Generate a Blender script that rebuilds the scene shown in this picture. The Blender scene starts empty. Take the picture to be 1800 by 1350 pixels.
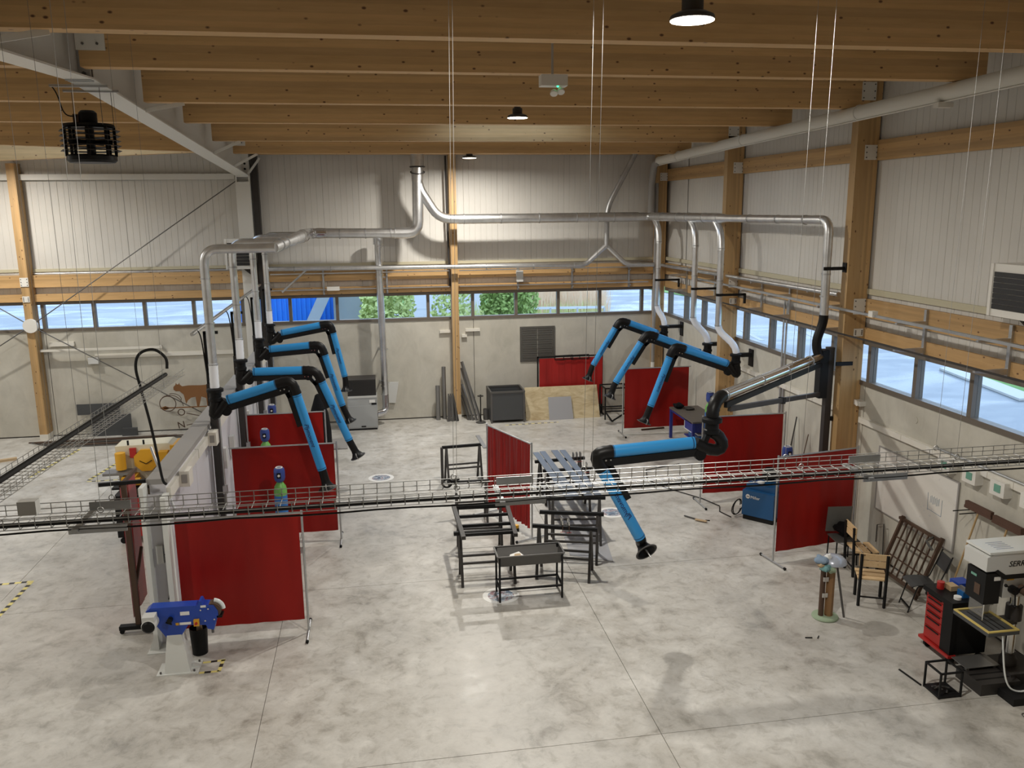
import bpy, math, random
from mathutils import Vector, Matrix
random.seed(7)
PI = math.pi
scene = bpy.context.scene
C = scene.collection

# ---------------------------------------------------------------- camera
YAW, PITCH, ROLL = 0.160164367, 0.205604225, -0.0102927575
_f = Vector((math.sin(YAW)*math.cos(PITCH), math.cos(YAW)*math.cos(PITCH), -math.sin(PITCH)))
_r = Vector((math.cos(YAW), -math.sin(YAW), 0)); _u = _r.cross(_f)
_r2 = math.cos(ROLL)*_r + math.sin(ROLL)*_u; _u2 = -math.sin(ROLL)*_r + math.cos(ROLL)*_u
cam_data = bpy.data.cameras.new('camera'); cam = bpy.data.objects.new('camera', cam_data); C.objects.link(cam)
m = Matrix((( _r2.x, _u2.x, -_f.x, 0), (_r2.y, _u2.y, -_f.y, 0), (_r2.z, _u2.z, -_f.z, 6.2), (0, 0, 0, 1)))
cam.matrix_world = m
cam_data.sensor_width = 36; cam_data.lens = 36*1475.695/1800; cam_data.clip_end = 600; cam_data.clip_start = .05
scene.camera = cam

# ---------------------------------------------------------------- world, exposure, lamps
world = bpy.data.worlds.new('overcast_sky'); scene.world = world; world.use_nodes = True
bg = world.node_tree.nodes['Background']; bg.inputs['Color'].default_value = (0.56, 0.73, 1.0, 1); bg.inputs['Strength'].default_value = 2.7
scene.view_settings.view_transform = 'Standard'; scene.view_settings.look = 'None'
scene.view_settings.gamma = 1; scene.view_settings.use_curve_mapping = False
scene.view_settings.exposure = 0.0
LAMP_POWER = 315.0; LAMP_SPREAD = math.radians(174)
LAMP_COLOR = (1.0, 0.955, 0.87)

# ---------------------------------------------------------------- mesh helpers
class MB:
    def __init__(s): s.v = []; s.f = []
    def add(s, vs, fs):
        n = len(s.v); s.v += [tuple(v) for v in vs]; s.f += [tuple(i+n for i in f) for f in fs]; return s
    def box(s, x0, x1, y0, y1, z0, z1):
        return s.add([(x0,y0,z0),(x1,y0,z0),(x1,y1,z0),(x0,y1,z0),(x0,y0,z1),(x1,y0,z1),(x1,y1,z1),(x0,y1,z1)],
            [(0,3,2,1),(4,5,6,7),(0,1,5,4),(1,2,6,5),(2,3,7,6),(3,0,4,7)])
    def bar(s, p0, p1, w, h, up=(0,0,1)):
        p0 = Vector(p0); p1 = Vector(p1); d = (p1-p0).normalized(); up = Vector(up)
        if abs(d.dot(up)) > .99: up = Vector((0,1,0))
        a = d.cross(up).normalized()*w/2; b = a.cross(d).normalized()*h/2
        vs = [p+q for p in (p0,p1) for q in (-a-b, a-b, a+b, -a+b)]
        return s.add(vs, [(0,3,2,1),(4,5,6,7),(0,1,5,4),(1,2,6,5),(2,3,7,6),(3,0,4,7)])
    def obox(s, c, size, rz=0, rx=0, ry=0):
        M = Matrix.Rotation(rz,3,'Z') @ Matrix.Rotation(ry,3,'Y') @ Matrix.Rotation(rx,3,'X'); c = Vector(c)
        hx,hy,hz = size[0]/2,size[1]/2,size[2]/2
        vs = [c+M@Vector((x*hx,y*hy,z*hz)) for z in (-1,1) for x,y in ((-1,-1),(1,-1),(1,1),(-1,1))]
        return s.add(vs, [(0,3,2,1),(4,5,6,7),(0,1,5,4),(1,2,6,5),(2,3,7,6),(3,0,4,7)])
    def tube(s, pts, r, n=10, caps=True, closed=False):
        P = [Vector(p) for p in pts]; k = len(P)
        R = r if isinstance(r, (list,tuple)) else [r]*k
        T = []
        for i in range(k):
            if closed: t = P[(i+1)%k]-P[i-1]
            else: t = P[min(i+1,k-1)]-P[max(i-1,0)]
            T.append(t.normalized() if t.length > 1e-9 else Vector((0,0,1)))
        a = Vector((0,0,1)) if abs(T[0].z) < .9 else Vector((1,0,0))
        a = (a - T[0]*a.dot(T[0])).normalized(); vs = []
        for i in range(k):
            a = a - T[i]*a.dot(T[i]); a = a.normalized() if a.length > 1e-6 else T[i].orthogonal().normalized()
            b = T[i].cross(a)
            sc = 1.0
            if 0 < i < k-1 and not closed:
                c = (P[i]-P[i-1]).normalized().dot(T[i]); sc = 1.0 if c < .3 else 1.0
            for j in range(n):
                w = 2*PI*j/n; vs.append(P[i]+(a*math.cos(w)+b*math.sin(w))*R[i]*sc)
        fs = []
        for i in range(k if closed else k-1):
            q = (i+1)%k
            for j in range(n):
                fs.append((i*n+j, i*n+(j+1)%n, q*n+(j+1)%n, q*n+j))
        if caps and not closed:
            fs.append(tuple(range(n-1,-1,-1))); fs.append(tuple((k-1)*n+j for j in range(n)))
        return s.add(vs, fs)
    def cyl(s, p0, p1, r, r2=None, n=14, caps=True):
        return s.tube([p0,p1], [r, r if r2 is None else r2], n, caps)
    def lathe(s, prof, c, n=20, axis=(0,0,1), caps=True):
        ax = Vector(axis).normalized(); a = ax.orthogonal().normalized(); b = ax.cross(a); c = Vector(c); vs = []
        for r,h in prof:
            for j in range(n):
                w = 2*PI*j/n; vs.append(c+ax*h+(a*math.cos(w)+b*math.sin(w))*r)
        fs = [(i*n+j, i*n+(j+1)%n, (i+1)*n+(j+1)%n, (i+1)*n+j) for i in range(len(prof)-1) for j in range(n)]
        if caps:
            fs.append(tuple(range(n-1,-1,-1))); fs.append(tuple((len(prof)-1)*n+j for j in range(n)))
        return s.add(vs, fs)
    def prism(s, poly, o, u, v, t):
        """polygon (a,b) pairs in plane o+a*u+b*v, extruded by vector t"""
        o = Vector(o); u = Vector(u); v = Vector(v); t = Vector(t); n = len(poly)
        vs = [o+u*a+v*b for a,b in poly]; vs += [p+t for p in vs]
        fs = [tuple(range(n-1,-1,-1)), tuple(range(n,2*n))]+[(i,(i+1)%n,n+(i+1)%n,n+i) for i in range(n)]
        return s.add(vs, fs)
    def torus(s, c, R, r, axis=(0,0,1), n=20, k=8):
        ax = Vector(axis).normalized(); a = ax.orthogonal().normalized(); b = ax.cross(a); c = Vector(c)
        return s.tube([c+(a*math.cos(2*PI*i/n)+b*math.sin(2*PI*i/n))*R for i in range(n)], r, k, closed=True)
    def sphere(s, c, r, n=12, k=8, sz=1.0):
        prof = [(max(r*math.sin(PI*i/k),1e-4), -r*sz*math.cos(PI*i/k)) for i in range(k+1)]
        return s.lathe(prof, c, n, caps=False)

def bez(p0, p1, p2, p3, n=12):
    p0,p1,p2,p3 = map(Vector,(p0,p1,p2,p3)); out = []
    for i in range(n+1):
        t = i/n; q = 1-t; out.append(p0*q**3+p1*3*q*q*t+p2*3*q*t*t+p3*t**3)
    return out
def rounded(pts, r, n=6):
    """polyline with its inner corners rounded"""
    P = [Vector(p) for p in pts]; out = [P[0]]
    for i in range(1,len(P)-1):
        a = P[i-1]-P[i]; b = P[i+1]-P[i]; d = min(r, a.length*.49, b.length*.49)
        A = P[i]+a.normalized()*d; B = P[i]+b.normalized()*d
        for k in range(n+1):
            t = k/n; out.append(A*(1-t)**2+P[i]*2*t*(1-t)+B*t*t)
    out.append(P[-1]); return out

def obj(name, mb, mat, parent=None, smooth=True, kind=None, label=None):
    me = bpy.data.meshes.new(name)
    vs = [Vector(v) for v in mb.v]
    if parent is not None: org = parent['_o'] if '_o' in parent else (0,0,0); org = Vector(org)
    else:
        xs = [v.x for v in vs]; ys = [v.y for v in vs]; zs = [v.z for v in vs]
        org = Vector(((min(xs)+max(xs))/2, (min(ys)+max(ys))/2, min(zs)))
    o = bpy.data.objects.new(name, me)
    if parent is None:
        me.from_pydata([v-org for v in vs], [], mb.f); o.location = org
    else:
        # own origin of the part, kept in world place through its parent
        c = sum(vs, Vector())/len(vs)
        me.from_pydata([v-c for v in vs], [], mb.f); o.parent = parent; o.location = c-org
        o['_o'] = tuple(c)
    if parent is None: o['_o'] = tuple(org)
    me.update()
    if smooth:
        me.shade_smooth(); me.set_sharp_from_angle(angle=math.radians(38))
    me.materials.append(M[mat]); C.objects.link(o)
    if kind: o['kind'] = kind
    if label: o['label'] = label
    return o
def islands(mb):
    par = list(range(len(mb.v)))
    def find(a):
        while par[a] != a: par[a] = par[par[a]]; a = par[a]
        return a
    for f in mb.f:
        r = find(f[0])
        for i in f[1:]: par[find(i)] = r
    out = {}
    for f in mb.f: out.setdefault(find(f[0]),[]).append(f)
    res = []
    for fs in out.values():
        idx = sorted({i for f in fs for i in f}); mp = {i:k for k,i in enumerate(idx)}; q = MB(); q.v = [mb.v[i] for i in idx]; q.f = [tuple(mp[i] for i in f) for f in fs]; res.append(q)
    return res
def pieces(name, mb, mat, parent, smooth=True):
    """every loose piece of mb becomes a part of its own"""
    return [obj(name, q, mat, parent, smooth) for q in islands(mb)]
def tag(o, label, cat, group=None, kind=None):
    o['label'] = label; o['category'] = cat
    if group: o['group'] = group
    if kind: o['kind'] = kind
    return o
def thing(name, label, cat, loc=(0,0,0), group=None):
    o = bpy.data.objects.new(name, None); C.objects.link(o); o.location = loc; o['_o'] = tuple(loc); o.empty_display_size = .1
    return tag(o, label, cat, group)
def struct(name, mb=None, mat=None, loc=(0,0,0)):
    if mb is None:
        o = bpy.data.objects.new(name, None); C.objects.link(o); o.location = loc; o['_o'] = tuple(loc)
    else: o = obj(name, mb, mat)
    o['kind'] = 'structure'; return o
def share(src, off, parent=None):
    """another piece with the same mesh, moved by off"""
    o = src.copy(); C.objects.link(o); o.location = src.location+Vector(off)
    if '_o' in src: o['_o'] = tuple(Vector(src['_o'])+Vector(off))
    if parent is not None: o.parent = parent
    return o
def text(name, s, size, mat, loc, xdir, ydir, parent, ext=.002, shear=0, align='CENTER'):
    cu = bpy.data.curves.new(name, 'FONT'); cu.body = s; cu.size = size; cu.extrude = ext; cu.shear = shear
    cu.align_x = align; cu.align_y = 'CENTER'
    tmp = bpy.data.objects.new(name, cu); C.objects.link(tmp); bpy.context.view_layer.update()
    me = bpy.data.meshes.new_from_object(tmp.evaluated_get(bpy.context.evaluated_depsgraph_get())); bpy.data.objects.remove(tmp); bpy.data.curves.remove(cu)
    me.materials.clear(); me.materials.append(M[mat]); o = bpy.data.objects.new(name, me); C.objects.link(o)
    x = Vector(xdir).normalized(); y = Vector(ydir); y = (y-x*y.dot(x)).normalized(); z = x.cross(y)
    R = Matrix((x,y,z)).transposed().to_4x4()
    o.parent = parent; R.translation = Vector(loc)-Vector(parent['_o']); o.matrix_local = R
    return o

# ---------------------------------------------------------------- materials
M = {}
def mat(name, col, rough=.5, metal=0, **kw):
    m = bpy.data.materials.new(name); m.use_nodes = True; M[name] = m
    b = m.node_tree.nodes['Principled BSDF']
    b.inputs['Base Color'].default_value = (*col, 1); b.inputs['Roughness'].default_value = rough; b.inputs['Metallic'].default_value = metal
    for k,v in kw.items(): b.inputs[k].default_value = v
    return m
def N(m, t, **kw):
    n = m.node_tree.nodes.new(t)
    for k,v in kw.items():
        if hasattr(n,k) and not k[0].isupper(): setattr(n,k,v)
    return n
def L(m, a, b): m.node_tree.links.new(a, b)
def ramp(m, stops, src):
    r = N(m,'ShaderNodeValToRGB'); e = r.color_ramp.elements
    while len(e) < len(stops): e.new(.5)
    for i,(p,c) in enumerate(stops): e[i].position = p; e[i].color = (*c,1) if len(c) == 3 else c
    L(m, src, r.inputs[0]); return r
def noise(m, scale, detail=4, rough=.55, vec=None, dist=0):
    n = N(m,'ShaderNodeTexNoise'); n.inputs['Scale'].default_value = scale; n.inputs['Detail'].default_value = detail
    n.inputs['Roughness'].default_value = rough; n.inputs['Distortion'].default_value = dist
    if vec is not None: L(m, vec, n.inputs['Vector'])
    return n
def pos(m, scale=(1,1,1)):
    g = N(m,'ShaderNodeNewGeometry'); mp = N(m,'ShaderNodeMapping'); mp.inputs['Scale'].default_value = scale
    L(m, g.outputs['Position'], mp.inputs['Vector']); return mp.outputs['Vector']
def mixc(m, fac, a, b, mode='MIX'):
    x = N(m,'ShaderNodeMix'); x.data_type = 'RGBA'; x.blend_type = mode
    for s,v in ((x.inputs[0],fac),(x.inputs[6],a),(x.inputs[7],b)):
        if isinstance(v,(int,float)): s.default_value = v
        elif isinstance(v,tuple): s.default_value = (*v,1)
        else: L(m, v, s)
    return x.outputs[2]
def bump(m, src, strength, dist=.01):
    b = N(m,'ShaderNodeBump'); b.inputs['Strength'].default_value = strength; b.inputs['Distance'].default_value = dist
    L(m, src, b.inputs['Height']); L(m, b.outputs[0], m.node_tree.nodes['Principled BSDF'].inputs['Normal'])
def bsdf(m): return m.node_tree.nodes['Principled BSDF']

def wood(name, base, dark, stretch, knot=(.12,.05,.02), lam=True, lamdir=2, rough=.55):
    m = mat(name, base, rough)
    v = pos(m, stretch); n1 = noise(m, 3.0, 5, .6, v)
    r = ramp(m, [(.3,dark),(.7,base)], n1.outputs['Fac'])
    n2 = noise(m, 14, 3, .6, v); c = mixc(m, .35, r.outputs[0], ramp(m,[(.35,dark),(.65,base)],n2.outputs['Fac']).outputs[0])
    # lamella tone
    if lam:
        g = N(m,'ShaderNodeNewGeometry'); sx = N(m,'ShaderNodeSeparateXYZ'); L(m, g.outputs['Position'], sx.inputs[0])
        mu = N(m,'ShaderNodeMath', operation='MULTIPLY'); mu.inputs[1].default_value = 22; L(m, sx.outputs[lamdir], mu.inputs[0])
        fl = N(m,'ShaderNodeMath', operation='FLOOR'); L(m, mu.outputs[0], fl.inputs[0])
        wn = N(m,'ShaderNodeTexWhiteNoise', noise_dimensions='1D'); L(m, fl.outputs[0], wn.inputs['W'])
        rr = ramp(m, [(0,(.80,.80,.80)),(1,(1.08,1.06,1.04))], wn.outputs[0]); c = mixc(m, 1.0, c, rr.outputs[0], 'MULTIPLY')
    # knots
    kv = N(m,'ShaderNodeTexVoronoi'); kv.inputs['Scale'].default_value = 1.0; kv.inputs['Randomness'].default_value = 1
    ks = tuple(5.0 if s < .5 else 8.5 for s in stretch)
    L(m, pos(m, ks), kv.inputs['Vector'])
    kr = ramp(m, [(.07,(1,1,1)),(.14,(0,0,0))], kv.outputs['Distance'])
    c = mixc(m, kr.outputs[0], c, knot)
    L(m, c, bsdf(m).inputs['Base Color']); return m

wood('glulam_x', (.66,.42,.195), (.51,.315,.13), (.15,1.6,1.6))
wood('glulam_y', (.55,.35,.16), (.42,.255,.105), (1.6,.15,1.6))
wood('glulam_z', (.55,.36,.17), (.44,.27,.11), (1.6,1.6,.15), lamdir=0)
wood('chair_slat', (.72,.52,.30), (.60,.40,.20), (1.5,1.5,1.5), lam=False)
wood('post_wood', (.30,.17,.07), (.20,.10,.04), (2,2,.2), lam=False)
wood('broom_stick', (.50,.34,.16), (.40,.26,.12), (2,2,.2), lam=False)

m = mat('plywood', (.55,.45,.28), .6)
n1 = noise(m, 1.8, 6, .6, pos(m,(1,1,3)), 1.5); r = ramp(m,[(.3,(.40,.30,.16)),(.55,(.58,.48,.30)),(.75,(.66,.57,.38))],n1.outputs['Fac']); L(m, r.outputs[0], bsdf(m).inputs['Base Color'])

m = mat('cladding', (.60,.58,.54), .45)
n1 = noise(m, .8, 3, .5, pos(m)); r = ramp(m,[(.3,(.57,.55,.515)),(.7,(.63,.61,.57))],n1.outputs['Fac']); L(m, r.outputs[0], bsdf(m).inputs['Base Color'])

m = mat('concrete_wall', (.52,.48,.40), .8)
n1 = noise(m, .55, 6, .6, pos(m), .6); n2 = noise(m, 2.3, 6, .65, pos(m,(1,1,.6)), 1.2)
a = ramp(m,[(.28,(.45,.425,.36)),(.5,(.52,.495,.43)),(.72,(.58,.555,.485))],n1.outputs['Fac'])
b = ramp(m,[(.3,(.86,.86,.86)),(.55,(1,1,1)),(.75,(1.07,1.07,1.06))],n2.outputs['Fac'])
L(m, mixc(m,.8,a.outputs[0],b.outputs[0],'MULTIPLY'), bsdf(m).inputs['Base Color'])

m = mat('concrete_floor', (.52,.49,.45), .32)
n1 = noise(m, .35, 6, .62, pos(m), .5); n2 = noise(m, 1.5, 9, .72, pos(m), .35); n3 = noise(m, 6, 6, .68, pos(m), .6)
a = ramp(m,[(.30,(.43,.415,.385)),(.5,(.52,.50,.46)),(.70,(.58,.565,.53))],n1.outputs['Fac'])
b = ramp(m,[(.32,(.58,.565,.54)),(.45,(.90,.89,.875)),(.56,(1.02,1.02,1.02)),(.70,(1.20,1.20,1.20))],n2.outputs['Fac'])
c = mixc(m,.9,a.outputs[0],b.outputs[0],'MULTIPLY')
d = ramp(m,[(.34,(.66,.64,.61)),(.48,(1,1,1)),(.66,(1.10,1.10,1.10))],n3.outputs['Fac']); c = mixc(m,.55,c,d.outputs[0],'MULTIPLY')
L(m, c, bsdf(m).inputs['Base Color'])
rr = ramp(m,[(.35,(.28,.28,.28)),(.65,(.50,.50,.50))],n2.outputs['Fac']); L(m, rr.outputs[0], bsdf(m).inputs['Roughness'])

mat('joint_dark', (.20,.18,.16), .9); mat('wall_joint', (.10,.09,.08), .9)
mat('window_metal', (.16,.135,.11), .45, .2); mat('white_steel', (.66,.65,.61), .4); mat('flange_white', (.72,.71,.67), .4)
mat('plate_white', (.72,.70,.65), .5); mat('flashing', (.50,.46,.33), .5); mat('white_plastic', (.74,.72,.67), .4)
mat('offwhite', (.70,.67,.60), .45); mat('lilac_panel', (.60,.59,.62), .45); mat('cap_grey', (.30,.285,.27), .6)
def galv(name, col, rough):
    m = mat(name, col, rough, 1.0); n = noise(m, 3.5, 4, .6, pos(m)); r = ramp(m,[(.35,tuple(x*.82 for x in col)),(.65,col)],n.outputs['Fac']); L(m, r.outputs[0], bsdf(m).inputs['Base Color'])
galv('galvanised', (.78,.79,.80), .36); galv('galvanised_dull', (.56,.57,.58), .45); galv('zinc_wire', (.50,.50,.49), .58)
mat('bright_tube', (.70,.70,.72), .16, 1.0)
SP = {'Specular IOR Level': .22}
mat('steel_dark', (.040,.036,.034), .5, .2); mat('steel_black', (.010,.010,.0105), .5, 0, **SP); mat('black_plastic', (.006,.006,.0065), .45, 0, **SP)
mat('black_hose', (.008,.0075,.0075), .42, 0, **SP); mat('raw_steel', (.13,.125,.12), .48, .6); mat('raw_steel_light', (.26,.255,.25), .40, .7)
mat('chair_steel', (.15,.148,.14), .5, .2); mat('bluish_steel', (.22,.25,.30), .33, .75); mat('bar_steel', (.075,.078,.082), .5, .3)
mat('arm_blue', (.032,.27,.61), .32); mat('arm_blue_dark', (.01,.09,.22), .4); mat('lettering_navy', (.015,.02,.10), .5); mat('lettering_red', (.25,.02,.10), .5)
m = mat('hose_white', (.78,.80,.84), .45); bsdf(m).inputs['Subsurface Weight'].default_value = .0
def red(name, col, rough):
    m = mat(name, col, rough); n = noise(m, 2.2, 4, .5, pos(m,(1,1,.25)), .4); r = ramp(m,[(.3,tuple(x*.72 for x in col)),(.65,col)],n.outputs['Fac']); L(m, r.outputs[0], bsdf(m).inputs['Base Color'])
    bsdf(m).inputs['Specular IOR Level'].default_value = .25
red('red_pvc', (.30,.010,.007), .4); red('red_strip', (.36,.022,.020), .3)
mat('gas_blue', (.03,.17,.50), .35); mat('gas_green', (.16,.42,.10), .35); mat('cap_blue', (.03,.06,.26), .45); mat('sander_blue', (.012,.055,.36), .35)
mat('machine_white', (.70,.71,.68), .4); mat('machine_grey', (.58,.58,.56), .45); mat('cabinet_grey', (.36,.37,.37), .45); mat('dark_grille', (.02,.02,.021), .5)
mat('welder_blue', (.008,.075,.20), .35); mat('bench_blue', (.02,.03,.20), .45); mat('bench_top', (.13,.115,.10), .6, .3)
mat('tool_red', (.42,.018,.015), .38); mat('yellow', (.70,.36,.02), .45); mat('cream', (.66,.61,.46), .45); mat('vise_blue', (.01,.10,.30), .4)
mat('rust', (.22,.10,.035), .8, .2); mat('dark_rust', (.10,.06,.04), .7, .3); mat('bristle', (.09,.045,.03), .9); mat('green_pad', (.30,.38,.26), .6)
mat('copper_pipe', (.10,.06,.045), .5); mat('paper', (.78,.77,.74), .6); mat('cardboard', (.46,.33,.19), .7); mat('grey_sheet', (.33,.33,.345), .5)
mat('cloth_blue', (.20,.27,.36), .8); mat('cloth_teal', (.15,.30,.30), .8); mat('cloth_grey', (.42,.45,.52), .25, .2); mat('jacket_black', (.004,.004,.005), .85, 0, **SP)
mat('shutter_dark', (.085,.08,.07), .5); mat('clear_plastic', (.75,.78,.78), .15, 0); mat('green_lens', (.16,.36,.28), .3)
mat('table_yellow', (.62,.48,.14), .5); mat('chrome', (.72,.72,.70), .18, 1.0); mat('textile_white', (.66,.64,.58), .8); mat('rope_black', (.012,.012,.012), .6, 0, **SP)
def emis(name, col, s):
    m = mat(name, (0,0,0), .5); b = bsdf(m); b.inputs['Emission Color'].default_value = (*col,1); b.inputs['Emission Strength'].default_value = s
emis('lamp_glow', (1.0,.90,.74), 14); emis('led_green', (.05,1.0,.35), 3)
# panes
m = bpy.data.materials.new('pane_glass'); m.use_nodes = True; M['pane_glass'] = m; nt = m.node_tree; nt.nodes.remove(nt.nodes['Principled BSDF'])
tr = N(m,'ShaderNodeBsdfTransparent'); tr.inputs[0].default_value = (.93,.96,.96,1); gl = N(m,'ShaderNodeBsdfGlossy'); gl.inputs['Roughness'].default_value = .03
fr = N(m,'ShaderNodeLayerWeight'); fr.inputs[0].default_value = .5; pw = N(m,'ShaderNodeMath', operation='POWER'); pw.inputs[1].default_value = 5; L(m, fr.outputs['Facing'], pw.inputs[0]); ma = N(m,'ShaderNodeMath', operation='MULTIPLY_ADD'); ma.inputs[1].default_value = .5; ma.inputs[2].default_value = .02; L(m, pw.outputs[0], ma.inputs[0]); mx = N(m,'ShaderNodeMixShader'); L(m, ma.outputs[0], mx.inputs[0]); L(m, tr.outputs[0], mx.inputs[1]); L(m, gl.outputs[0], mx.inputs[2])
L(m, mx.outputs[0], nt.nodes['Material Output'].inputs[0])
# clear shield
m = bpy.data.materials.new('clear_shield'); m.use_nodes = True; M['clear_shield'] = m; nt = m.node_tree; nt.nodes.remove(nt.nodes['Principled BSDF'])
tr = N(m,'ShaderNodeBsdfTransparent'); tr.inputs[0].default_value = (.8,.8,.8,1); gl = N(m,'ShaderNodeBsdfGlossy'); gl.inputs['Roughness'].default_value = .1; gl.inputs[0].default_value = (.8,.8,.8,1)
mx = N(m,'ShaderNodeMixShader'); mx.inputs[0].default_value = .22; L(m, tr.outputs[0], mx.inputs[1]); L(m, gl.outputs[0], mx.inputs[2]); L(m, mx.outputs[0], nt.nodes['Material Output'].inputs[0])
# hazard tape: black and yellow blocks along the strip's own x axis
m = mat('hazard_tape', (.7,.6,.2), .5); tc = N(m,'ShaderNodeTexCoord'); sx = N(m,'ShaderNodeSeparateXYZ'); L(m, tc.outputs['Object'], sx.inputs[0])
mu = N(m,'ShaderNodeMath', operation='MULTIPLY'); mu.inputs[1].default_value = 5.2; L(m, sx.outputs[0], mu.inputs[0]); fc = N(m,'ShaderNodeMath', operation='FRACT'); L(m, mu.outputs[0], fc.inputs[0])
gt = N(m,'ShaderNodeMath', operation='GREATER_THAN'); gt.inputs[1].default_value = .55; L(m, fc.outputs[0], gt.inputs[0]); L(m, mixc(m, gt.outputs[0], (.72,.62,.22), (.025,.022,.02)), bsdf(m).inputs['Base Color'])
# printed floor sticker
m = mat('sticker_print', (.4,.4,.45), .35); n1 = noise(m, 7.5, 2, .5, pos(m), 1.2)
r = ramp(m,[(.28,(.05,.06,.10)),(.42,(.20,.26,.34)),(.52,(.48,.52,.56)),(.62,(.26,.15,.17)),(.75,(.55,.45,.44))],n1.outputs['Fac']); L(m, r.outputs[0], bsdf(m).inputs['Base Color'])
# whiteboard with faint marker strokes
m = mat('whiteboard_face', (.72,.70,.65), .25); n1 = noise(m, 5, 5, .7, pos(m,(1,1.4,1.4)), 2.2); r = ramp(m,[(.645,(.72,.70,.65)),(.66,(.42,.42,.50)),(.675,(.72,.70,.65))],n1.outputs['Fac']); L(m, r.outputs[0], bsdf(m).inputs['Base Color'])
# outside
m = mat('asphalt_wet', (.24,.25,.27), .35); n1 = noise(m, .16, 7, .6, pos(m,(1,2.2,1)), .8); r = ramp(m,[(.3,(.15,.17,.20)),(.6,(.22,.24,.27)),(.8,(.32,.34,.36))],n1.outputs['Fac']); L(m, r.outputs[0], bsdf(m).inputs['Base Color'])
rr = ramp(m,[(.35,(.15,.15,.15)),(.6,(.5,.5,.5))],n1.outputs['Fac']); L(m, rr.outputs[0], bsdf(m).inputs['Roughness'])
m = mat('grass', (.12,.26,.06), .9); n1 = noise(m, .9, 5, .6, pos(m)); r = ramp(m,[(.3,(.10,.22,.05)),(.7,(.22,.38,.12))],n1.outputs['Fac']); L(m, r.outputs[0], bsdf(m).inputs['Base Color'])
mat('kerb_white', (.5,.5,.48), .8); mat('container_blue', (.015,.20,.75), .5); mat('bark', (.20,.17,.14), .9); mat('leaf_green', (.34,.46,.13), .7); mat('leaf_light', (.56,.64,.24), .7)
mat('reed', (.88,.66,.46), .9); mat('reed_green', (.62,.66,.26), .9); mat('far_white', (.74,.75,.76), .6); mat('far_grey', (.36,.39,.42), .6); mat('rail_zinc', (.55,.57,.58), .5, .5)
# ================================================================ SETTING
XW, YB = 8.72, 24.9
# ---- floor: slabs between sawn joints
floor = struct('floor', MB().box(-15.6, XW+.2, -4.2, YB+.2, -.25, -.012), 'joint_dark')
fx = [-15.6, -11.0, -6.25, -1.63, 3.17, 7.9, XW]; fy = [-4.2, -.9, 3.85, 8.63, 13.4, 18.15, 22.9, YB]
for i in range(len(fx)-1):
    for j in range(len(fy)-1):
        obj('slab', MB().box(fx[i]+.004, fx[i+1]-.004, fy[j]+.004, fy[j+1]-.004, -.2, 0), 'concrete_floor', floor, smooth=False)

# ---- ribbed cladding panels (1 m wide)
def clad_panel(h, w=1.0, ribs=6):
    mb = MB(); pr = []; p = w/ribs
    for i in range(ribs):
        x = i*p; pr += [(x,.0 if i else .010),(x+.006,.0),(x+p-.010,.0),(x+p-.005,.007)]
    pr.append((w,.012)); n = len(pr)
    vs = [(x,y,0) for x,y in pr]+[(x,y,h) for x,y in pr]
    mb.add(vs, [(i,i+1,n+i+1,n+i) for i in range(n-1)]); return mb
def place_clad(wall, x0, x1, y, z0, z1, axis):
    first = None; k = 0; x = x0
    while x < x1-.05:
        mb = clad_panel(z1-z0); w = min(1.0, x1-x)
        if axis == 'x': vs = [(x+a*w, y+b, z0+c) for a,b,c in mb.v]; off = (1,0,0)
        else: vs = [(y+b, x-a*w, z0+c) for a,b,c in mb.v]; off = (0,1,0)
        if first is None or w < 1:
            mb.v = vs; o = obj('cladding_panel', mb, 'cladding', wall, smooth=False)
            if first is None: first = o; k0 = 0
        else: share(first, (off[0]*k, off[1]*k, 0))
        k += 1; x += 1.0

# ---- back wall
wb = struct('wall_back', MB().box(-15.6, XW+.3, YB+.06, YB+.2, 3.84, 8.9), 'cladding')
place_clad(wb, -15.35, 8.7, YB+.03, 3.84, 8.75, 'x')
cj = [-15.5, -9.08, -3.1, 2.87, 8.75]
for a,b in zip(cj[:-1], cj[1:]):
    obj('concrete_panel', MB().box(a+.008, b-.008, YB, YB+.2, .03, 2.985), 'concrete_wall', wb, smooth=False)
obj('joint_backing', MB().box(-15.5, 8.9, YB+.03, YB+.19, 0, 2.98), 'wall_joint', wb, smooth=False)
for z0,z1 in ((4.23,4.56),(3.84,4.04)):
    xs = [-15.4,-9.4,-3.6] if True else None
    for a,b in ((-15.4,-9.41),(-9.2,-3.62),(-3.25,2.2),(2.4,8.45)):
        obj('wall_rail', MB().box(a, b, YB-.14, YB+.02, z0, z1), 'glulam_x', wb, smooth=False)
for a,b in ((-15.4,-9.41),(-9.2,-3.62),(-3.25,2.2),(2.4,8.45)):
    obj('flashing', MB().box(a, b, YB-.02, YB+.03, 4.64, 4.72), 'flashing', wb, smooth=False)
    obj('conduit', MB().cyl((a,YB-.05,4.60),(b,YB-.05,4.60),.016,n=8), 'galvanised_dull', wb)
def post(wall, x0,x1,y0,y1,z1,z0=0):
    return obj('post', MB().box(x0,x1,y0,y1,z0,z1), 'glulam_z', wall, smooth=False)
post(wb, -9.41,-9.2, YB-.4, YB, 7.5); post(wb, 2.2,2.4, YB-.4, YB, 7.9)
post(wb, 8.42,8.68, YB-.4, YB-.0, 7.9)
# base of the timber posts
for x in (-9.305, 2.3): obj('post_shoe', MB().box(x-.11,x+.11,YB-.41,YB,0,.16), 'offwhite', wb, smooth=False)
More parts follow.
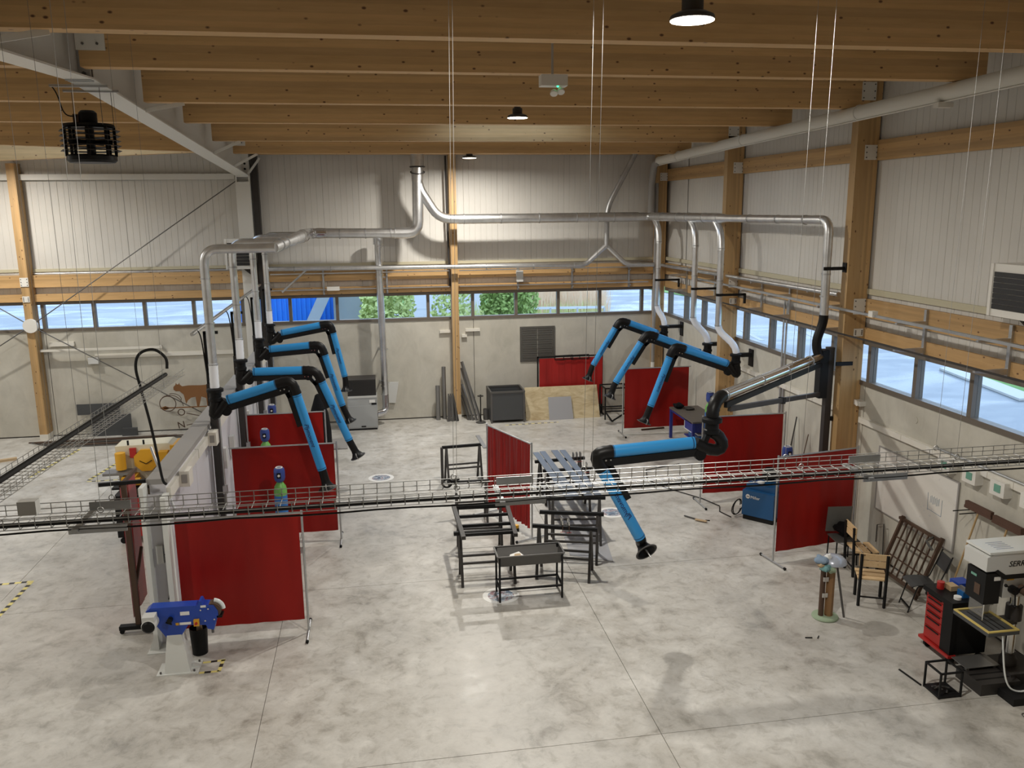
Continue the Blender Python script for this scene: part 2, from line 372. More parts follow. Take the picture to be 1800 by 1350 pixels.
# steel wall-head channel in the bay with the steel column
obj('head_channel', MB().box(-9.2,-3.7,YB-.16,YB-.01,7.08,7.23), 'flange_white', wb, smooth=False)
obj('head_channel', MB().box(-15.3,-9.42,YB-.16,YB-.01,7.08,7.23), 'flange_white', wb, smooth=False)
# diagonal wind bracing with its hub on the timber post
hub = (-9.27, YB-.46, 3.22)
def rod(name, p, q, r, mt, par): return obj(name, MB().cyl(p,q,r,n=8), mt, par)
for q in ((-3.55,YB-.22,7.10), (-4.2,YB-.22,-.0), (-15.0,YB-.22,7.1), (-14.5,YB-.22,.0)):
    rod('brace_rod', (hub[0],YB-.44,hub[2]), q, .014, 'raw_steel', wb)
obj('brace_hub', MB().cyl((hub[0],hub[1]-.03,hub[2]),(hub[0],hub[1]+.05,hub[2]),.19,n=20), 'plate_white', wb)
# steel column carrying the portal
colm = obj('steel_column', MB().box(-3.64,-3.60,YB-.42,YB-.02,0,7.75).box(-3.30,-3.26,YB-.42,YB-.02,0,7.75).box(-3.62,-3.28,YB-.26,YB-.22,0,7.75), 'white_steel', wb, smooth=False)
obj('cover_plate', MB().box(-3.64,-3.26,YB-.44,YB-.42,0,7.0), 'white_steel', wb, smooth=False)
obj('downpipe', MB().box(-3.22,-3.06,YB-.30,YB-.06,0,7.75), 'steel_dark', wb, smooth=False)
# shuttered hatch in the concrete
ht = obj('shutter_frame', MB().box(4.28,4.34,YB-.03,YB+.02,1.62,2.70).box(5.30,5.36,YB-.03,YB+.02,1.62,2.70).box(4.34,5.30,YB-.03,YB+.02,2.64,2.70).box(4.34,5.30,YB-.03,YB+.02,1.62,1.66), 'shutter_dark', wb, smooth=False)
for x0 in (4.34,4.82):
    for k in range(14): obj('shutter_slat', MB().box(x0+.01,x0+.47,YB-.018-.006*(k%2),YB+.0,1.665+k*.0696,1.665+k*.0696+.062), 'shutter_dark', wb, smooth=False)
# ---- windows of the back wall
def window(name, axis, fixed, cuts, z0, z1, ends):
    w = struct(name, loc=(0,0,0))
    def bx(a0,a1,d0,d1,c0,c1):
        mb = MB()
        if axis == 'x': mb.box(a0,a1,fixed+d0,fixed+d1,c0,c1)
        else: mb.box(fixed+d0,fixed+d1,a0,a1,c0,c1)
        return mb
    obj('sill_frame', bx(ends[0],ends[1],-.03,.13,z0-.01,z0+.075), 'window_metal', w, smooth=False)
    obj('head_frame', bx(ends[0],ends[1],-.03,.13,z1-.06,z1+.04), 'window_metal', w, smooth=False)
    for c in cuts: obj('mullion', bx(c-.045,c+.045,-.02,.12,z0+.075,z1-.06), 'window_metal', w, smooth=False)
    e = [ends[0]]+list(cuts)+[ends[1]]
    for a,b in zip(e[:-1],e[1:]):
        if b-a > .12: obj('pane', bx(a+.045,b-.045,.05,.06,z0+.075,z1-.06), 'pane_glass', w, smooth=False)
    return w
window('window_1','x',YB,[-15.08+1.3275*k for k in range(18) if -15.08+1.3275*k < 8.3]+[8.11+.0] if False else [-14.4,-13.06,-11.73,-10.4,-9.08,-7.76,-6.42,-5.1,-3.76,-2.44,-1.11,.20,1.53,2.86,4.17,5.47,6.77,8.11],3.0,3.80,(-15.4,8.45))
window('window_2','y',XW,[-3+1.325*k for k in range(5)]+[3.02,4.34,5.67,6.99,8.32,9.65,10.97,12.30,13.62,14.87,16.20,17.51,18.85,20.17,21.5,22.82,24.14],3.0,3.80,(-4,24.5))

# ---- right wall
wr = struct('wall_right', MB().box(XW+.06, XW+.2, -4.2, YB+.2, 3.84, 8.9), 'cladding')
place_clad(wr, -3.1, 24.8, XW+.03, 3.84, 8.75, 'y')
for a,b in ((-4.2,2.6),(2.6,8.2),(8.2,13.7),(13.7,19.2),(19.2,24.9)):
    obj('concrete_panel', MB().box(XW,XW+.2,a+.008,b-.008,.03,2.985), 'concrete_wall', wr, smooth=False)
obj('joint_backing', MB().box(XW+.03,XW+.19,-4.2,24.9,0,2.98), 'wall_joint', wr, smooth=False)
ypost = [2.8, 8.3, 13.85, 19.3]
for y in ypost:
    post(wr, 8.31,XW-.005, y,y+.2, 8.7)
    obj('post_shoe', MB().box(8.30,XW-.004,y-.01,y+.21,0,.16), 'offwhite', wr, smooth=False)
ye = [-4.2]+[v for y in ypost for v in (y, y+.2)]+[24.5]
for z0,z1,d in ((4.23,4.56,.035),(3.84,4.04,.035),(6.96,7.30,.035)):
    for a,b in zip(ye[::2], ye[1::2]):
        obj('wall_rail', MB().box(XW-d,XW+.02,a,b,z0,z1), 'glulam_y', wr, smooth=False)
for a,b in zip(ye[::2], ye[1::2]):
    obj('flashing', MB().box(XW-.02,XW+.03,a,b,4.64,4.74), 'flashing', wr, smooth=False)
def bolts(mb, pts, n, r=.012): 
    for p in pts: mb.cyl(p, Vector(p)+Vector(n)*.012, r, n=6)
    return mb
def nail_plate(par, x0,x1,y,z0,z1):
    p = obj('nail_plate', MB().box(x0,x1,y-.012,y,z0,z1), 'plate_white', par, smooth=False)
    mb = MB()
    for k in range(3):
        for x in (x0+.03,x1-.03): mb.cyl((x,y-.022,z0+.04+k*(z1-z0-.08)/2),(x,y-.012,z0+.04+k*(z1-z0-.08)/2),.012,n=6)
    pieces('plate_bolts', mb, 'raw_steel', p, smooth=False)
for y in ypost[1:]:
    nail_plate(wr, 8.46,8.71,y,6.97,7.22); nail_plate(wr, 8.46,8.71,y,4.28,4.56); nail_plate(wr,8.50,8.68,y,3.88,4.02)
nail_plate(wr, 8.46,8.70,YB-.4,6.97,7.2)
nail_plate(wb,-9.41,-9.2,YB-.41,4.28,4.52); nail_plate(wb,-9.40,-9.22,YB-.41,3.86,4.02)
# ---- unseen walls that close the hall
struct('wall_left', MB().box(-15.8,-15.6,-4.2,YB+.2,0,8.9), 'cladding')
struct('wall_front', MB().box(-15.6,XW+.2,-4.4,-4.2,0,8.9), 'cladding')

# ---- ceiling: deck panels, glulam beams, steel portal
ceil = struct('ceiling', loc=(0,0,8.6))
by = [-2.6,.15,2.9,5.65,8.4,11.1,13.9,16.65,19.4,22.15]; bz = [7.40,7.50,7.60,7.69,7.776,7.875,7.818,7.79,7.685,7.597]; BT = .85
for y,z in zip(by,bz):
    obj('beam', MB().box(-3.28,8.46,y-.1,y+.1,z,z+BT), 'glulam_x', ceil, smooth=False)
    if y < 17: obj('beam', MB().box(-15.5,-3.62,y-.1,y+.1,z,z+BT), 'glulam_x', ceil, smooth=False)
def slope_beam(y, xa, za, xb, zb, h):
    mb = MB(); vs = [(xa,y-.1,za),(xb,y-.1,zb),(xb,y+.1,zb),(xa,y+.1,za),(xa,y-.1,za+h),(xb,y-.1,zb+h),(xb,y+.1,zb+h),(xa,y+.1,za+h)]
    mb.add(vs, [(0,3,2,1),(4,5,6,7),(0,1,5,4),(1,2,6,5),(2,3,7,6),(3,0,4,7)]); return obj('beam', mb, 'glulam_x', ceil, smooth=False)
slope_beam(19.4,-15.5,7.88,-3.62,7.46,.95); slope_beam(22.15,-15.5,7.14,-3.62,7.647,1.0)
obj('edge_beam', MB().box(-3.0,8.4,24.55,24.75,7.73,8.4), 'glulam_x', ceil, smooth=False)
def dz(y): return 8.735-.034*abs(y-11.5)
ys = [-4.2]+by+[25.1]
for k,(a,b) in enumerate(zip(ys[:-1],ys[1:])):
    strips = [(-15.7,8.95)]
    if abs(b-19.4) < .01: strips = [(-15.7,1.7),(4.7,8.95)]
    if abs(b-22.15) < .01: strips = [(-15.7,-9.5),(-4.4,8.95)]
    for x0,x1 in strips:
        mb = MB(); za,zb = dz(a),dz(b)
        vs = [(x0,a,za),(x1,a,za),(x1,b,zb),(x0,b,zb)]; vs += [(x,y,z+.15) for x,y,z in vs]
        mb.add(vs, [(0,3,2,1),(4,5,6,7),(0,1,5,4),(1,2,6,5),(2,3,7,6),(3,0,4,7)]); obj('deck_panel', mb, 'cladding', ceil, smooth=False)
for (x0,x1,y0,y1) in ((1.7,4.7,16.65,19.4),(-9.5,-4.4,19.4,22.15)):
    z = dz((y0+y1)/2)+.2
    obj('skylight_kerb', MB().box(x0-.05,x0,y0,y1,z-.25,z+.15).box(x1,x1+.05,y0,y1,z-.25,z+.15).box(x0,x1,y0-.0,y0+.05,z,z+.15).box(x0,x1,y1-.05,y1,z,z+.15), 'white_steel', ceil, smooth=False)
    obj('skylight_pane', MB().box(x0,x1,y0,y1,z+.15,z+.16), 'pane_glass', ceil, smooth=False)
# steel portal rafter
def gz(y): return 7.80-.0495*(y-11.5) if y > 11.5 else 7.80-.05*(11.5-y)
gy = [-4.0, 0, 4, 8, 11.5, 16, 20, 22, 24.7]
def strip(xa,xb,zf0,zf1):
    mb = MB()
    for i in range(len(gy)-1):
        a,b = gy[i],gy[i+1]; vs = [(xa,a,zf0(a)),(xb,a,zf0(a)),(xb,b,zf0(b)),(xa,b,zf0(b)),(xa,a,zf1(a)),(xb,a,zf1(a)),(xb,b,zf1(b)),(xa,b,zf1(b))]
        mb.add(vs, [(0,3,2,1),(4,5,6,7),(0,1,5,4),(1,2,6,5),(2,3,7,6),(3,0,4,7)])
    return mb
raf = obj('steel_rafter', strip(-3.46,-3.44,lambda y:gz(y)+.02,lambda y:gz(y)+.80), 'white_steel', ceil, smooth=False)
obj('lower_flange', strip(-3.62,-3.28,gz,lambda y:gz(y)+.022), 'flange_white', raf, smooth=False)
obj('upper_flange', strip(-3.60,-3.30,lambda y:gz(y)+.80,lambda y:gz(y)+.82), 'flange_white', raf, smooth=False)
mb = MB()
pl = obj('splice_plate', MB().box(-3.60,-3.30,11.44,11.47,gz(11.5)-.02,8.60).box(-3.60,-3.30,11.53,11.56,gz(11.5)-.02,8.60), 'galvanised_dull', raf, smooth=False)
for k in range(6):
    for x in (-3.53,-3.37): mb.cyl((x,11.41,7.86+k*.13),(x,11.44,7.86+k*.13),.026,n=6)
pieces('splice_bolts', mb, 'raw_steel', raf, smooth=False)
obj('knee_plate', MB().box(-3.62,-3.28,24.46,24.49,gz(24.4)-.03,8.1), 'plate_white', raf, smooth=False)
mb = MB()
for k in range(3): mb.cyl((-3.36,24.42,7.2+k*.14),(-3.36,24.46,7.2+k*.14),.03,n=6)
pieces('knee_bolts', mb, 'steel_black', raf, smooth=False)
for y,z in ((11.1,7.875),(22.15,7.597)):
    e = obj('end_plate', MB().box(-3.30,-2.98,y-.125,y-.1,z+.18,z+.62), 'plate_white', ceil, smooth=False)
    mb = MB()
    for k in range(3):
        for x in (-3.22,-3.06): mb.cyl((x,y-.14,z+.25+k*.15),(x,y-.125,z+.25+k*.15),.016,n=6)
    pieces('plate_bolts', mb, 'raw_steel', e, smooth=False)
for y,z in zip(by[4:],bz[4:]):
    if abs(y-11.1) > .1 and abs(y-16.65) > .1: obj('fly_brace', MB().bar((-3.29,y-.02,gz(y)+.02),(-2.72,y-.02,z-.01),.06,.012,up=(0,1,0)), 'flange_white', ceil, smooth=False)
obj('fly_brace', MB().bar((-3.29,24.4,gz(24.4)+.03),(-2.95,24.4,7.62),.06,.012,up=(0,1,0)), 'flange_white', ceil, smooth=False)
for y,z in ((13.9,7.818),(19.4,7.685)):
    nail_plate(ceil, 8.30,8.56,y-.1,z+.13,z+.43)

# ---- outside ground, seen through the window bands
struct('ground', MB().box(-90,140,25.15,190,-.35,-.3).box(8.98,140,-60,25.15,-.35,-.3), 'asphalt_wet')
# ================================================================ EXTRACTION DUCTS
def collar(mb, p, d, r, w=.03):
    p = Vector(p); d = Vector(d).normalized(); mb.cyl(p-d*w/2, p+d*w/2, r+.009, n=18); return mb
DY = 23.95
duct = thing('extraction_duct', 'galvanised extraction duct rising to the roof and branching to both rows of arms', 'duct', (1.28,DY,5.4))
obj('riser', MB().cyl((1.29,DY,8.30),(1.29,DY,7.35),.185,n=22).cyl((1.29,DY,7.35),(1.28,DY,7.0),.16,n=22), 'galvanised', duct)
obj('clamp', MB().torus((1.29,DY,7.36),.20,.018,(0,0,1),24,8).torus((1.29,DY,7.22),.19,.016,(0,-.3,1),24,8), 'steel_dark', duct)
obj('elbow', MB().tube(rounded([(1.28,DY,7.02),(1.26,DY,5.57),(.6,DY,5.57)],.42,4),.15,20), 'galvanised', duct)
obj('branch_pipe', MB().tube(rounded([(1.30,DY,6.95),(1.36,DY,6.72),(1.85,DY,5.95),(2.5,DY,5.935)],.34,5),[.13]*(2+12),18), 'galvanised', duct)
pipe = obj('main_pipe', MB().cyl((2.4,DY,5.935),(7.62,DY,5.94),.135,n=20), 'galvanised', duct)
mb = MB()
for x in (2.55,3.6,4.7,5.8,6.9): collar(mb,(x,DY,5.937),(1,0,0),.135)
pieces('seam_band', mb, 'galvanised_dull', pipe)
pipe = obj('main_pipe', MB().tube(rounded([(7.6,DY,5.94),(8.0,DY,5.94),(8.0,22.0,5.94)],.3,5)+[(8.0,20.5,5.94),(8.0,18.9,5.94)],[.13]*8+[.12]*0+[.115,.105] if False else .118,18), 'galvanised', duct)
p2 = obj('main_pipe', MB().tube([(8.0,18.95,5.94),(8.0,18.4,5.94),(8.0,14.5,5.95)],[.115,.082,.08],16), 'galvanised', duct)
obj('elbow', MB().tube(rounded([(8.0,14.55,5.95),(8.0,14.05,5.95),(8.0,14.05,5.3)],.3,5),.082,16), 'galvanised', duct)
mb = MB()
for y in (22.9,21.6,20.9,19.8): collar(mb,(8.0,y,5.94),(0,1,0),.118)
pieces('seam_band', mb, 'galvanised_dull', pipe)
mb = MB()
for y in (17.3,16.0,14.9): collar(mb,(8.0,y,5.945),(0,1,0),.082)
pieces('seam_band', mb, 'galvanised_dull', p2)
dr = obj('drop_pipe', MB().cyl((8.0,14.05,5.35),(8.0,14.03,4.24),.078,n=16), 'galvanised', duct)
pieces('seam_band', collar(collar(MB(),(8.0,14.05,5.0),(0,0,1),.078),(8.0,14.05,4.6),(0,0,1),.078), 'galvanised_dull', dr)
for y,zb in ((23.15,3.42),(20.35,3.42),(18.75,3.42)):
    obj('branch_cone', MB().tube(rounded([(8.0,y+.42,5.90),(8.0,y+.06,5.62),(8.0,y,5.2)],.18,4),[.09]*1+[.085]*6,14), 'galvanised', duct)
    d = obj('drop_pipe', MB().cyl((8.0,y,5.3),(8.0,y,zb),.074,n=14), 'galvanised', duct)
    pieces('seam_band', collar(collar(collar(MB(),(8.0,y,5.25),(0,0,1),.074),(8.0,y,4.5),(0,0,1),.074),(8.0,y,zb+.02),(0,0,1),.074), 'galvanised_dull', d)
# the row over the partition
pipe = obj('main_pipe', MB().cyl((.75,DY,5.57),(-1.3,DY,5.60),.135,n=20), 'galvanised', duct)
mb = MB()
for x in (.62,.50,-.2,-.9): collar(mb,(x,DY,5.58),(1,0,0),.138)
pieces('seam_band', mb, 'galvanised_dull', pipe)
random.seed(3)
fl = rounded([(-1.25,DY,5.60),(-1.72,DY,5.60),(-1.72,22.6,5.60)],.3,6)+[(-1.72+random.uniform(-.02,.02),22.6-k*.12,5.6+random.uniform(-.02,.02)) for k in range(1,14)]
obj('flexible_duct', MB().tube(fl,[.135+.012*(k%2) for k in range(len(fl))],16), 'bright_tube', duct)
pipe = obj('main_pipe', MB().tube([(-1.72,21.1,5.6),(-1.72,18.6,5.59),(-1.72,18.2,5.59),(-1.72,15.2,5.58)],[.125,.12,.1,.098],18), 'galvanised', duct)
mb = MB()
for y in (20.2,19.2,17.2,16.2): collar(mb,(-1.72,y,5.59),(0,1,0),.112)
pieces('seam_band', mb, 'galvanised_dull', pipe)
LY = (15.2,18.2,21.2,23.5)
for y in LY:
    obj('elbow', MB().tube(rounded([(-1.68,y,5.58),(-2.88,y,5.58),(-2.88,y,5.05)],.33,6),.079,16), 'galvanised', duct)
    d = obj('drop_pipe', MB().cyl((-2.88,y,5.1),(-2.87,y,3.55),.076,n=16), 'galvanised', duct)
    pieces('seam_band', collar(collar(collar(MB(),(-2.88,y,5.08),(0,0,1),.076),(-2.87,y,4.3),(0,0,1),.076),(-2.87,y,3.57),(0,0,1),.076), 'galvanised_dull', d)
# ---- pipe feeding the filter cabinet
ep = thing('filter_pipe', 'galvanised pipe dropping down the back wall into the grey filter cabinet', 'pipe', (.16,24.5,0))
obj('pipe', MB().cyl((.13,24.45,5.45),(.13,24.45,5.25),.13,n=16).cyl((.13,24.45,5.3),(.17,24.45,.85),.1,n=16), 'galvanised', ep)
obj('elbow', MB().tube(rounded([(.17,24.45,.9),(.17,24.4,.38),(-.12,24.2,.36)],.3,6),.1,16), 'bright_tube', ep)
mb = MB()
for z in (5.2,4.4,3.3,2.25,1.95,1.3,1.15,.9): collar(mb,(.155,24.45,z),(0,0,1),.1)
pieces('seam_band', mb, 'galvanised', ep)
mb = MB()
for z in (4.3,2.2,1.2): mb.box(.02,.30,24.52,24.55,z,z+.04).box(.02,.05,24.53,YB,z,z+.04)
pieces('wall_bracket', mb, 'galvanised_dull', ep, smooth=False)
# ---- thin vacuum pipe along the back wall with its forked riser
vp = thing('dust_pipe', 'thin galvanised pipe along the timber rails with a forked riser', 'pipe', (3,24.27,4.4))
obj('pipe', MB().cyl((-2.9,24.27,4.63),(5.95,24.27,4.56),.062,n=12), 'galvanised', vp)
obj('fork', MB().tube(rounded([(5.8,24.27,4.56),(6.15,24.27,4.56),(6.78,24.27,5.12)],.2,4),.075,12).tube(rounded([(7.85,24.27,4.54),(7.4,24.27,4.54),(6.78,24.27,5.12)],.2,4),.075,12), 'galvanised', vp)
obj('pipe', MB().cyl((7.8,24.27,4.54),(8.25,24.27,4.53),.066,n=12), 'galvanised', vp)
obj('riser', MB().tube(rounded([(6.78,24.27,5.05),(6.78,24.27,6.2),(7.65,24.27,7.8)],.35,5),.078,12), 'galvanised_dull', vp)
mb = MB()
for x in (-2.2,-1.2,2.0,3.2,4.6): collar(mb,(x,24.27,4.62-.0079*(x+2.9)),(1,0,0),.064)
collar(mb,(6.78,24.27,5.9),(0,0,1),.078); collar(mb,(7.25,24.27,7.08),(.47,0,.88),.078)
pieces('seam_band', mb, 'galvanised_dull', vp)
vq = thing('air_pipe', 'galvanised air pipe running along the timber rails of the window wall', 'pipe', (8.5,19,4.4))
obj('pipe', MB().cyl((8.38,24.4,4.53),(8.42,14.3,4.60),.045,n=10), 'galvanised', vq)
obj('valve', MB().cyl((8.40,21.6,4.56),(8.40,21.3,4.56),.062,n=10), 'raw_steel_light', vq)
obj('bracket', MB().box(8.38,8.6,22.4,22.44,4.5,4.54).box(8.38,8.6,17.9,17.94,4.5,4.54).box(8.40,8.6,15.4,15.44,4.53,4.57), 'galvanised_dull', vq, smooth=False)

# ================================================================ FUME ARMS
def fume_arm(label, group, S, A, K, E, T, y, d, hood=None, script=True, knee_r=.26, bulge=.06):
    """S swivel flange, A start of upper tube, K corner of the knee, E end of lower tube, T hood mouth (x,z pairs in plane y)"""
    v = lambda p: Vector((p[0], y if len(p) == 2 else p[2], p[1]))
    S,A,K,E,T = map(v,(S,A,K,E,T)); t = thing('fume_extractor', label, 'extractor', (S.x,S.y,S.z), group)
    u1 = (K-A).normalized(); u2 = (E-K).normalized(); R = .088
    # swivel under the hose
    sw = obj('swivel', MB().lathe([(.10,.0),(.145,-.02),(.145,-.07),(.10,-.08),(.10,-.17),(.115,-.18),(.115,-.23),(.09,-.25)],S,18), 'black_plastic', t)
    obj('clamp', MB().torus(S+Vector((0,0,-.02)),.105,.012,(0,0,1),18,6), 'steel_dark', sw)
    # loop hose from swivel to upper tube
    a0 = S+Vector((0,0,-.22)); lp = bez(a0, a0+Vector((-bulge*d,0,-.10 if bulge > .1 else -.26)), A-u1*(.50 if bulge > .1 else .34)+Vector((0,0,-.34)), A-u1*.02, 16)
    obj('loop_hose', MB().tube(lp,[.085+.006*(k%2) for k in range(len(lp))],14), 'black_hose', t)
    # friction joint plates
    sd = Vector((0,-1,0)); n1 = u1.cross(sd)
    if n1.z > 0: n1 = -n1
    jb = A-u1*.08+n1*.18
    obj('friction_joint', MB().cyl(jb+sd*-.05,jb+sd*.05,.085,n=18).bar(S+Vector((.04*d,0,-.2)),jb,.07,.09,up=(0,1,0)), 'black_plastic', t)
    # tubes
    ut = obj('upper_tube', MB().cyl(A,K-u1*knee_r,R,n=22), 'arm_blue', t)
    pieces('tube_band', collar(collar(MB(),A+u1*.03,u1,R-.006,.02),K-u1*(knee_r+.03),u1,R-.006,.02), 'arm_blue_dark', ut)
    sb = obj('support_beam', MB().bar(jb-n1*.04,K-u1*.20+n1*.145,.11,.075,up=(0,1,0)), 'steel_black', t, smooth=False)
    # knee
    kn = [K-u1*(knee_r+.02)+(K-u1*.0-K)*0]+bez(K-u1*knee_r, K-u1*.03, K-u2*-.03, K+u2*knee_r, 12)+[K+u2*(knee_r+.02)]
    obj('knee_hose', MB().tube(kn,[.092+.006*(k%2) for k in range(len(kn))],16), 'black_hose', t)
    n2 = u2.cross(sd)
    if n2.dot(-u1) < 0: n2 = -n2
    kb = K+(n1*.17-u1*.20)*.7+n2*.03
    kp = obj('knee_joint', MB().cyl(kb+sd*-.045,kb+sd*.045,.085,n=16).bar(kb,K+u2*.30+n2*.13,.07,.07,up=(0,1,0)), 'black_plastic', t)
    pieces('joint_bolts', MB().cyl(kb+sd*.045,kb+sd*.056,.014,n=6).cyl(kb+u1*-.07+sd*.045,kb+u1*-.07+sd*.056,.012,n=6), 'chrome', kp, smooth=False)
    lt = obj('lower_tube', MB().cyl(K+u2*knee_r,E,R-.004,n=22), 'arm_blue', t)
    pieces('tube_band', collar(collar(MB(),K+u2*(knee_r+.05),u2,R-.010,.012),E-u2*.03,u2,R-.010,.015), 'arm_blue_dark', lt)
    obj('damper_strut', MB().bar(K+u2*.20+n2*.125,K+u2*.86+n2*.125,.085,.07,up=(0,1,0)), 'steel_black', t, smooth=False)
    # neck and hood
    hd = (T-E).normalized() if hood is None else Vector(hood).normalized(); Tm = T
    nk = bez(E-u2*.01, E+u2*.10, Tm-hd*.22, Tm-hd*.13, 8)
    ne = obj('neck_hose', MB().tube(nk,.078,14), 'black_hose', t)
    ho = obj('hood', MB().lathe([(.078,-.15),(.085,-.10),(.13,-.02),(.165,.0),(.165,.012),(.14,.012),(.07,-.10)],Tm,22,axis=hd,caps=False), 'black_plastic', t)
    o = hd.orthogonal().normalized()
    obj('hood_handle', MB().tube(rounded([Tm+hd*-.10+sd*.09,Tm+hd*-.08+sd*.20,Tm+hd*.02+sd*.17],.05,4),.011,8), 'raw_steel_light', ho)
    obj('hood_rim', MB().torus(Tm+hd*.006,.166,.007,hd,24,6), 'raw_steel', ho)
    if script:
        c = K+(E-K)*.60; z = Vector((0,-1,0))
        text('lettering','Plymovent',.105,'lettering_navy',c+z*(R-.001),-u2 if u2.x*d < 0 else u2,Vector((1,0,0)),lt,.0015,.35)
    return t
LG = 'blue fume arms along the partition'; RG = 'blue fume arms on the window wall'
AL = [((-2.86,3.17),(-2.66,2.94),(-1.54,3.26),(-1.10,1.56),(-1.02,1.20),15.12),
      ((-2.86,3.17),(-2.62,2.88),(-1.32,2.87),(-.70,1.28),(-.53,.90),18.1),
      ((-2.86,3.17),(-2.63,2.88),(-1.38,2.96),(-.94,1.38),(-.77,.95),21.1),
      ((-2.86,3.22),(-2.58,2.95),(-1.25,3.18),(-.94,1.67),(-.92,1.27),23.45)]
LL = ['blue fume extraction arm whose hood hangs over the gas bottle with the blue cap','blue fume extraction arm second along the partition from the pale end column',
      'blue fume extraction arm third along the partition, hood beside the grey filter cabinet top','blue fume extraction arm beside the white steel column, last along the partition']
for (S,A,K,E,T,y),l in zip(AL,LL): fume_arm(l,LG,S,A,K,E,T,y,1)
AR = [((8.33,2.82),(8.12,2.58),(6.79,3.06),(6.26,1.64),(6.11,1.26),18.4,(8.0,18.75)),
      ((8.36,2.80),(8.15,2.55),(6.73,3.10),(5.93,1.85),(5.78,1.48),20.2,(8.0,20.35)),
      ((8.18,2.88),(7.97,2.66),(6.86,3.08),(6.08,1.79),(5.92,1.38),23.0,(8.0,23.15))]
HN = ['beside the workbench','between the other two','next to the hall corner']
RL = ['blue fume extraction arm mounted by the timber post in front of the red screen','blue fume extraction arm on the window wall between the other two wall-mounted arms','blue fume extraction arm mounted next to the corner post, over the plywood sheet']
for (S,A,K,E,T,y,dp),l,hn in zip(AR,RL,HN):
    fume_arm(l,RG,S,A,K,E,T,y,-1)
    h = bez((dp[0],dp[1],3.45),(dp[0]+.02,dp[1],3.18),(S[0]-.03,y,S[1]+.32),(S[0],y,S[1]),12)
    o = obj('flexible_hose', MB().tube(h,[.078+.004*(k%2) for k in range(len(h))],14), 'hose_white')
    tag(o,'white flexible hose to the wall-mounted fume arm '+hn,'hose','white hoses above the fume arms')
    w = thing('arm_bracket','black steel wall bracket of the fume arm '+hn,'bracket',(8.6,y,S[1]-.2),'wall brackets of the fume arms')
    obj('wall_plate', MB().box(8.69,8.72,y-.11,y+.11,S[1]-.32,S[1]+.08), 'steel_black', w, smooth=False)
    obj('bracket_arm', MB().box(S[0]+.10,8.70,y-.06,y+.06,S[1]-.09,S[1]+.0), 'steel_black', w, smooth=False)
    k = thing('pipe_hanger','black flat-bar hanger of the drop pipe '+hn,'bracket',(8.4,dp[1],4.1),'pipe hangers on the window wall')
    obj('flat_bar', MB().bar((7.90,dp[1]-.07,4.17),(8.62,dp[1]-.07,4.17),.02,.055), 'steel_black', k, smooth=False)
    obj('strap', MB().lathe([(.08,-.03),(.086,-.03),(.086,.03),(.08,.03)],(8.0,dp[1],4.17),16,caps=False), 'steel_black', k)
    obj('foot', MB().box(8.58,8.62,dp[1]-.11,dp[1]-.04,3.96,4.2), 'steel_black', k, smooth=False)
for y,hn in zip(LY,('next to the pale end column','second along the partition from its end column','third along the partition from its end column','beside the white steel column')):
    ya = {15.2:15.12,18.2:18.1,21.2:21.1,23.5:23.45}[y]
    h = [(-2.87,y,3.58),(-2.87,(y+ya)/2,3.4),(-2.86,ya,3.16)]
    o = obj('flexible_hose', MB().tube([Vector(h[0]).lerp(Vector(h[2]),k/10) for k in range(11)],[.079+.003*(k%2) for k in range(11)],14), 'hose_white')
    tag(o,'white flexible hose above the partition fume arm '+hn,'hose','white hoses above the fume arms')
# ---- steel posts carrying the arms of the partition row
for y,l in ((15.38,'dark steel post carrying the fume arm next to the pale end column of the partition'),(18.36,'dark steel post carrying the second fume arm along the partition'),(21.36,'dark steel post carrying the third fume arm along the partition'),(23.71,'dark steel post carrying the fume arm beside the white steel column')):
    p = thing('arm_post', l, 'post', (-3.08,y,0), 'steel posts along the partition')
    obj('post', MB().box(-3.02,-2.90,y-.06+.0,y+.06,.012,2.95).box(-3.035,-2.885,y-.075,y+.075,2.8,3.2), 'steel_dark', p, smooth=False)
    obj('base_plate', MB().box(-3.03,-2.86,y-.12,y+.12,0,.012), 'steel_dark', p, smooth=False)
    obj('mount_arm', MB().box(-2.96,-2.80,y-.16,y+.0,2.98,3.10), 'black_plastic', p, smooth=False)
    obj('hanger_bar', MB().box(-3.03,-2.985,y-.03,y+.03,3.2,4.12).box(-3.03,-2.78,y-.03,y+.03,4.09,4.14), 'steel_black', p, smooth=False)
    obj('conduit', MB().tube([(-2.87,y-.03,.9),(-2.87,y-.03,4.0)],.02,8).box(-2.9,-2.82,y-.10,y-.02,1.15,1.3), 'galvanised_dull', p)
al = thing('air_line', 'galvanised compressed air line running above the partition past the drop pipes', 'pipe', (-3.3,19,4.1))
obj('pipe', MB().tube([(-3.16,15.1,4.13),(-3.16,24.3,4.20)],.035,8), 'galvanised', al)
for y in (15.45,18.45,21.45): obj('drop_hose', MB().tube(bez((-3.14,y,4.15),(-3.02,y-.1,4.1),(-3.06,y-.12,3.6),(-2.98,y-.11,3.1),10),.011,6), 'rope_black', al)
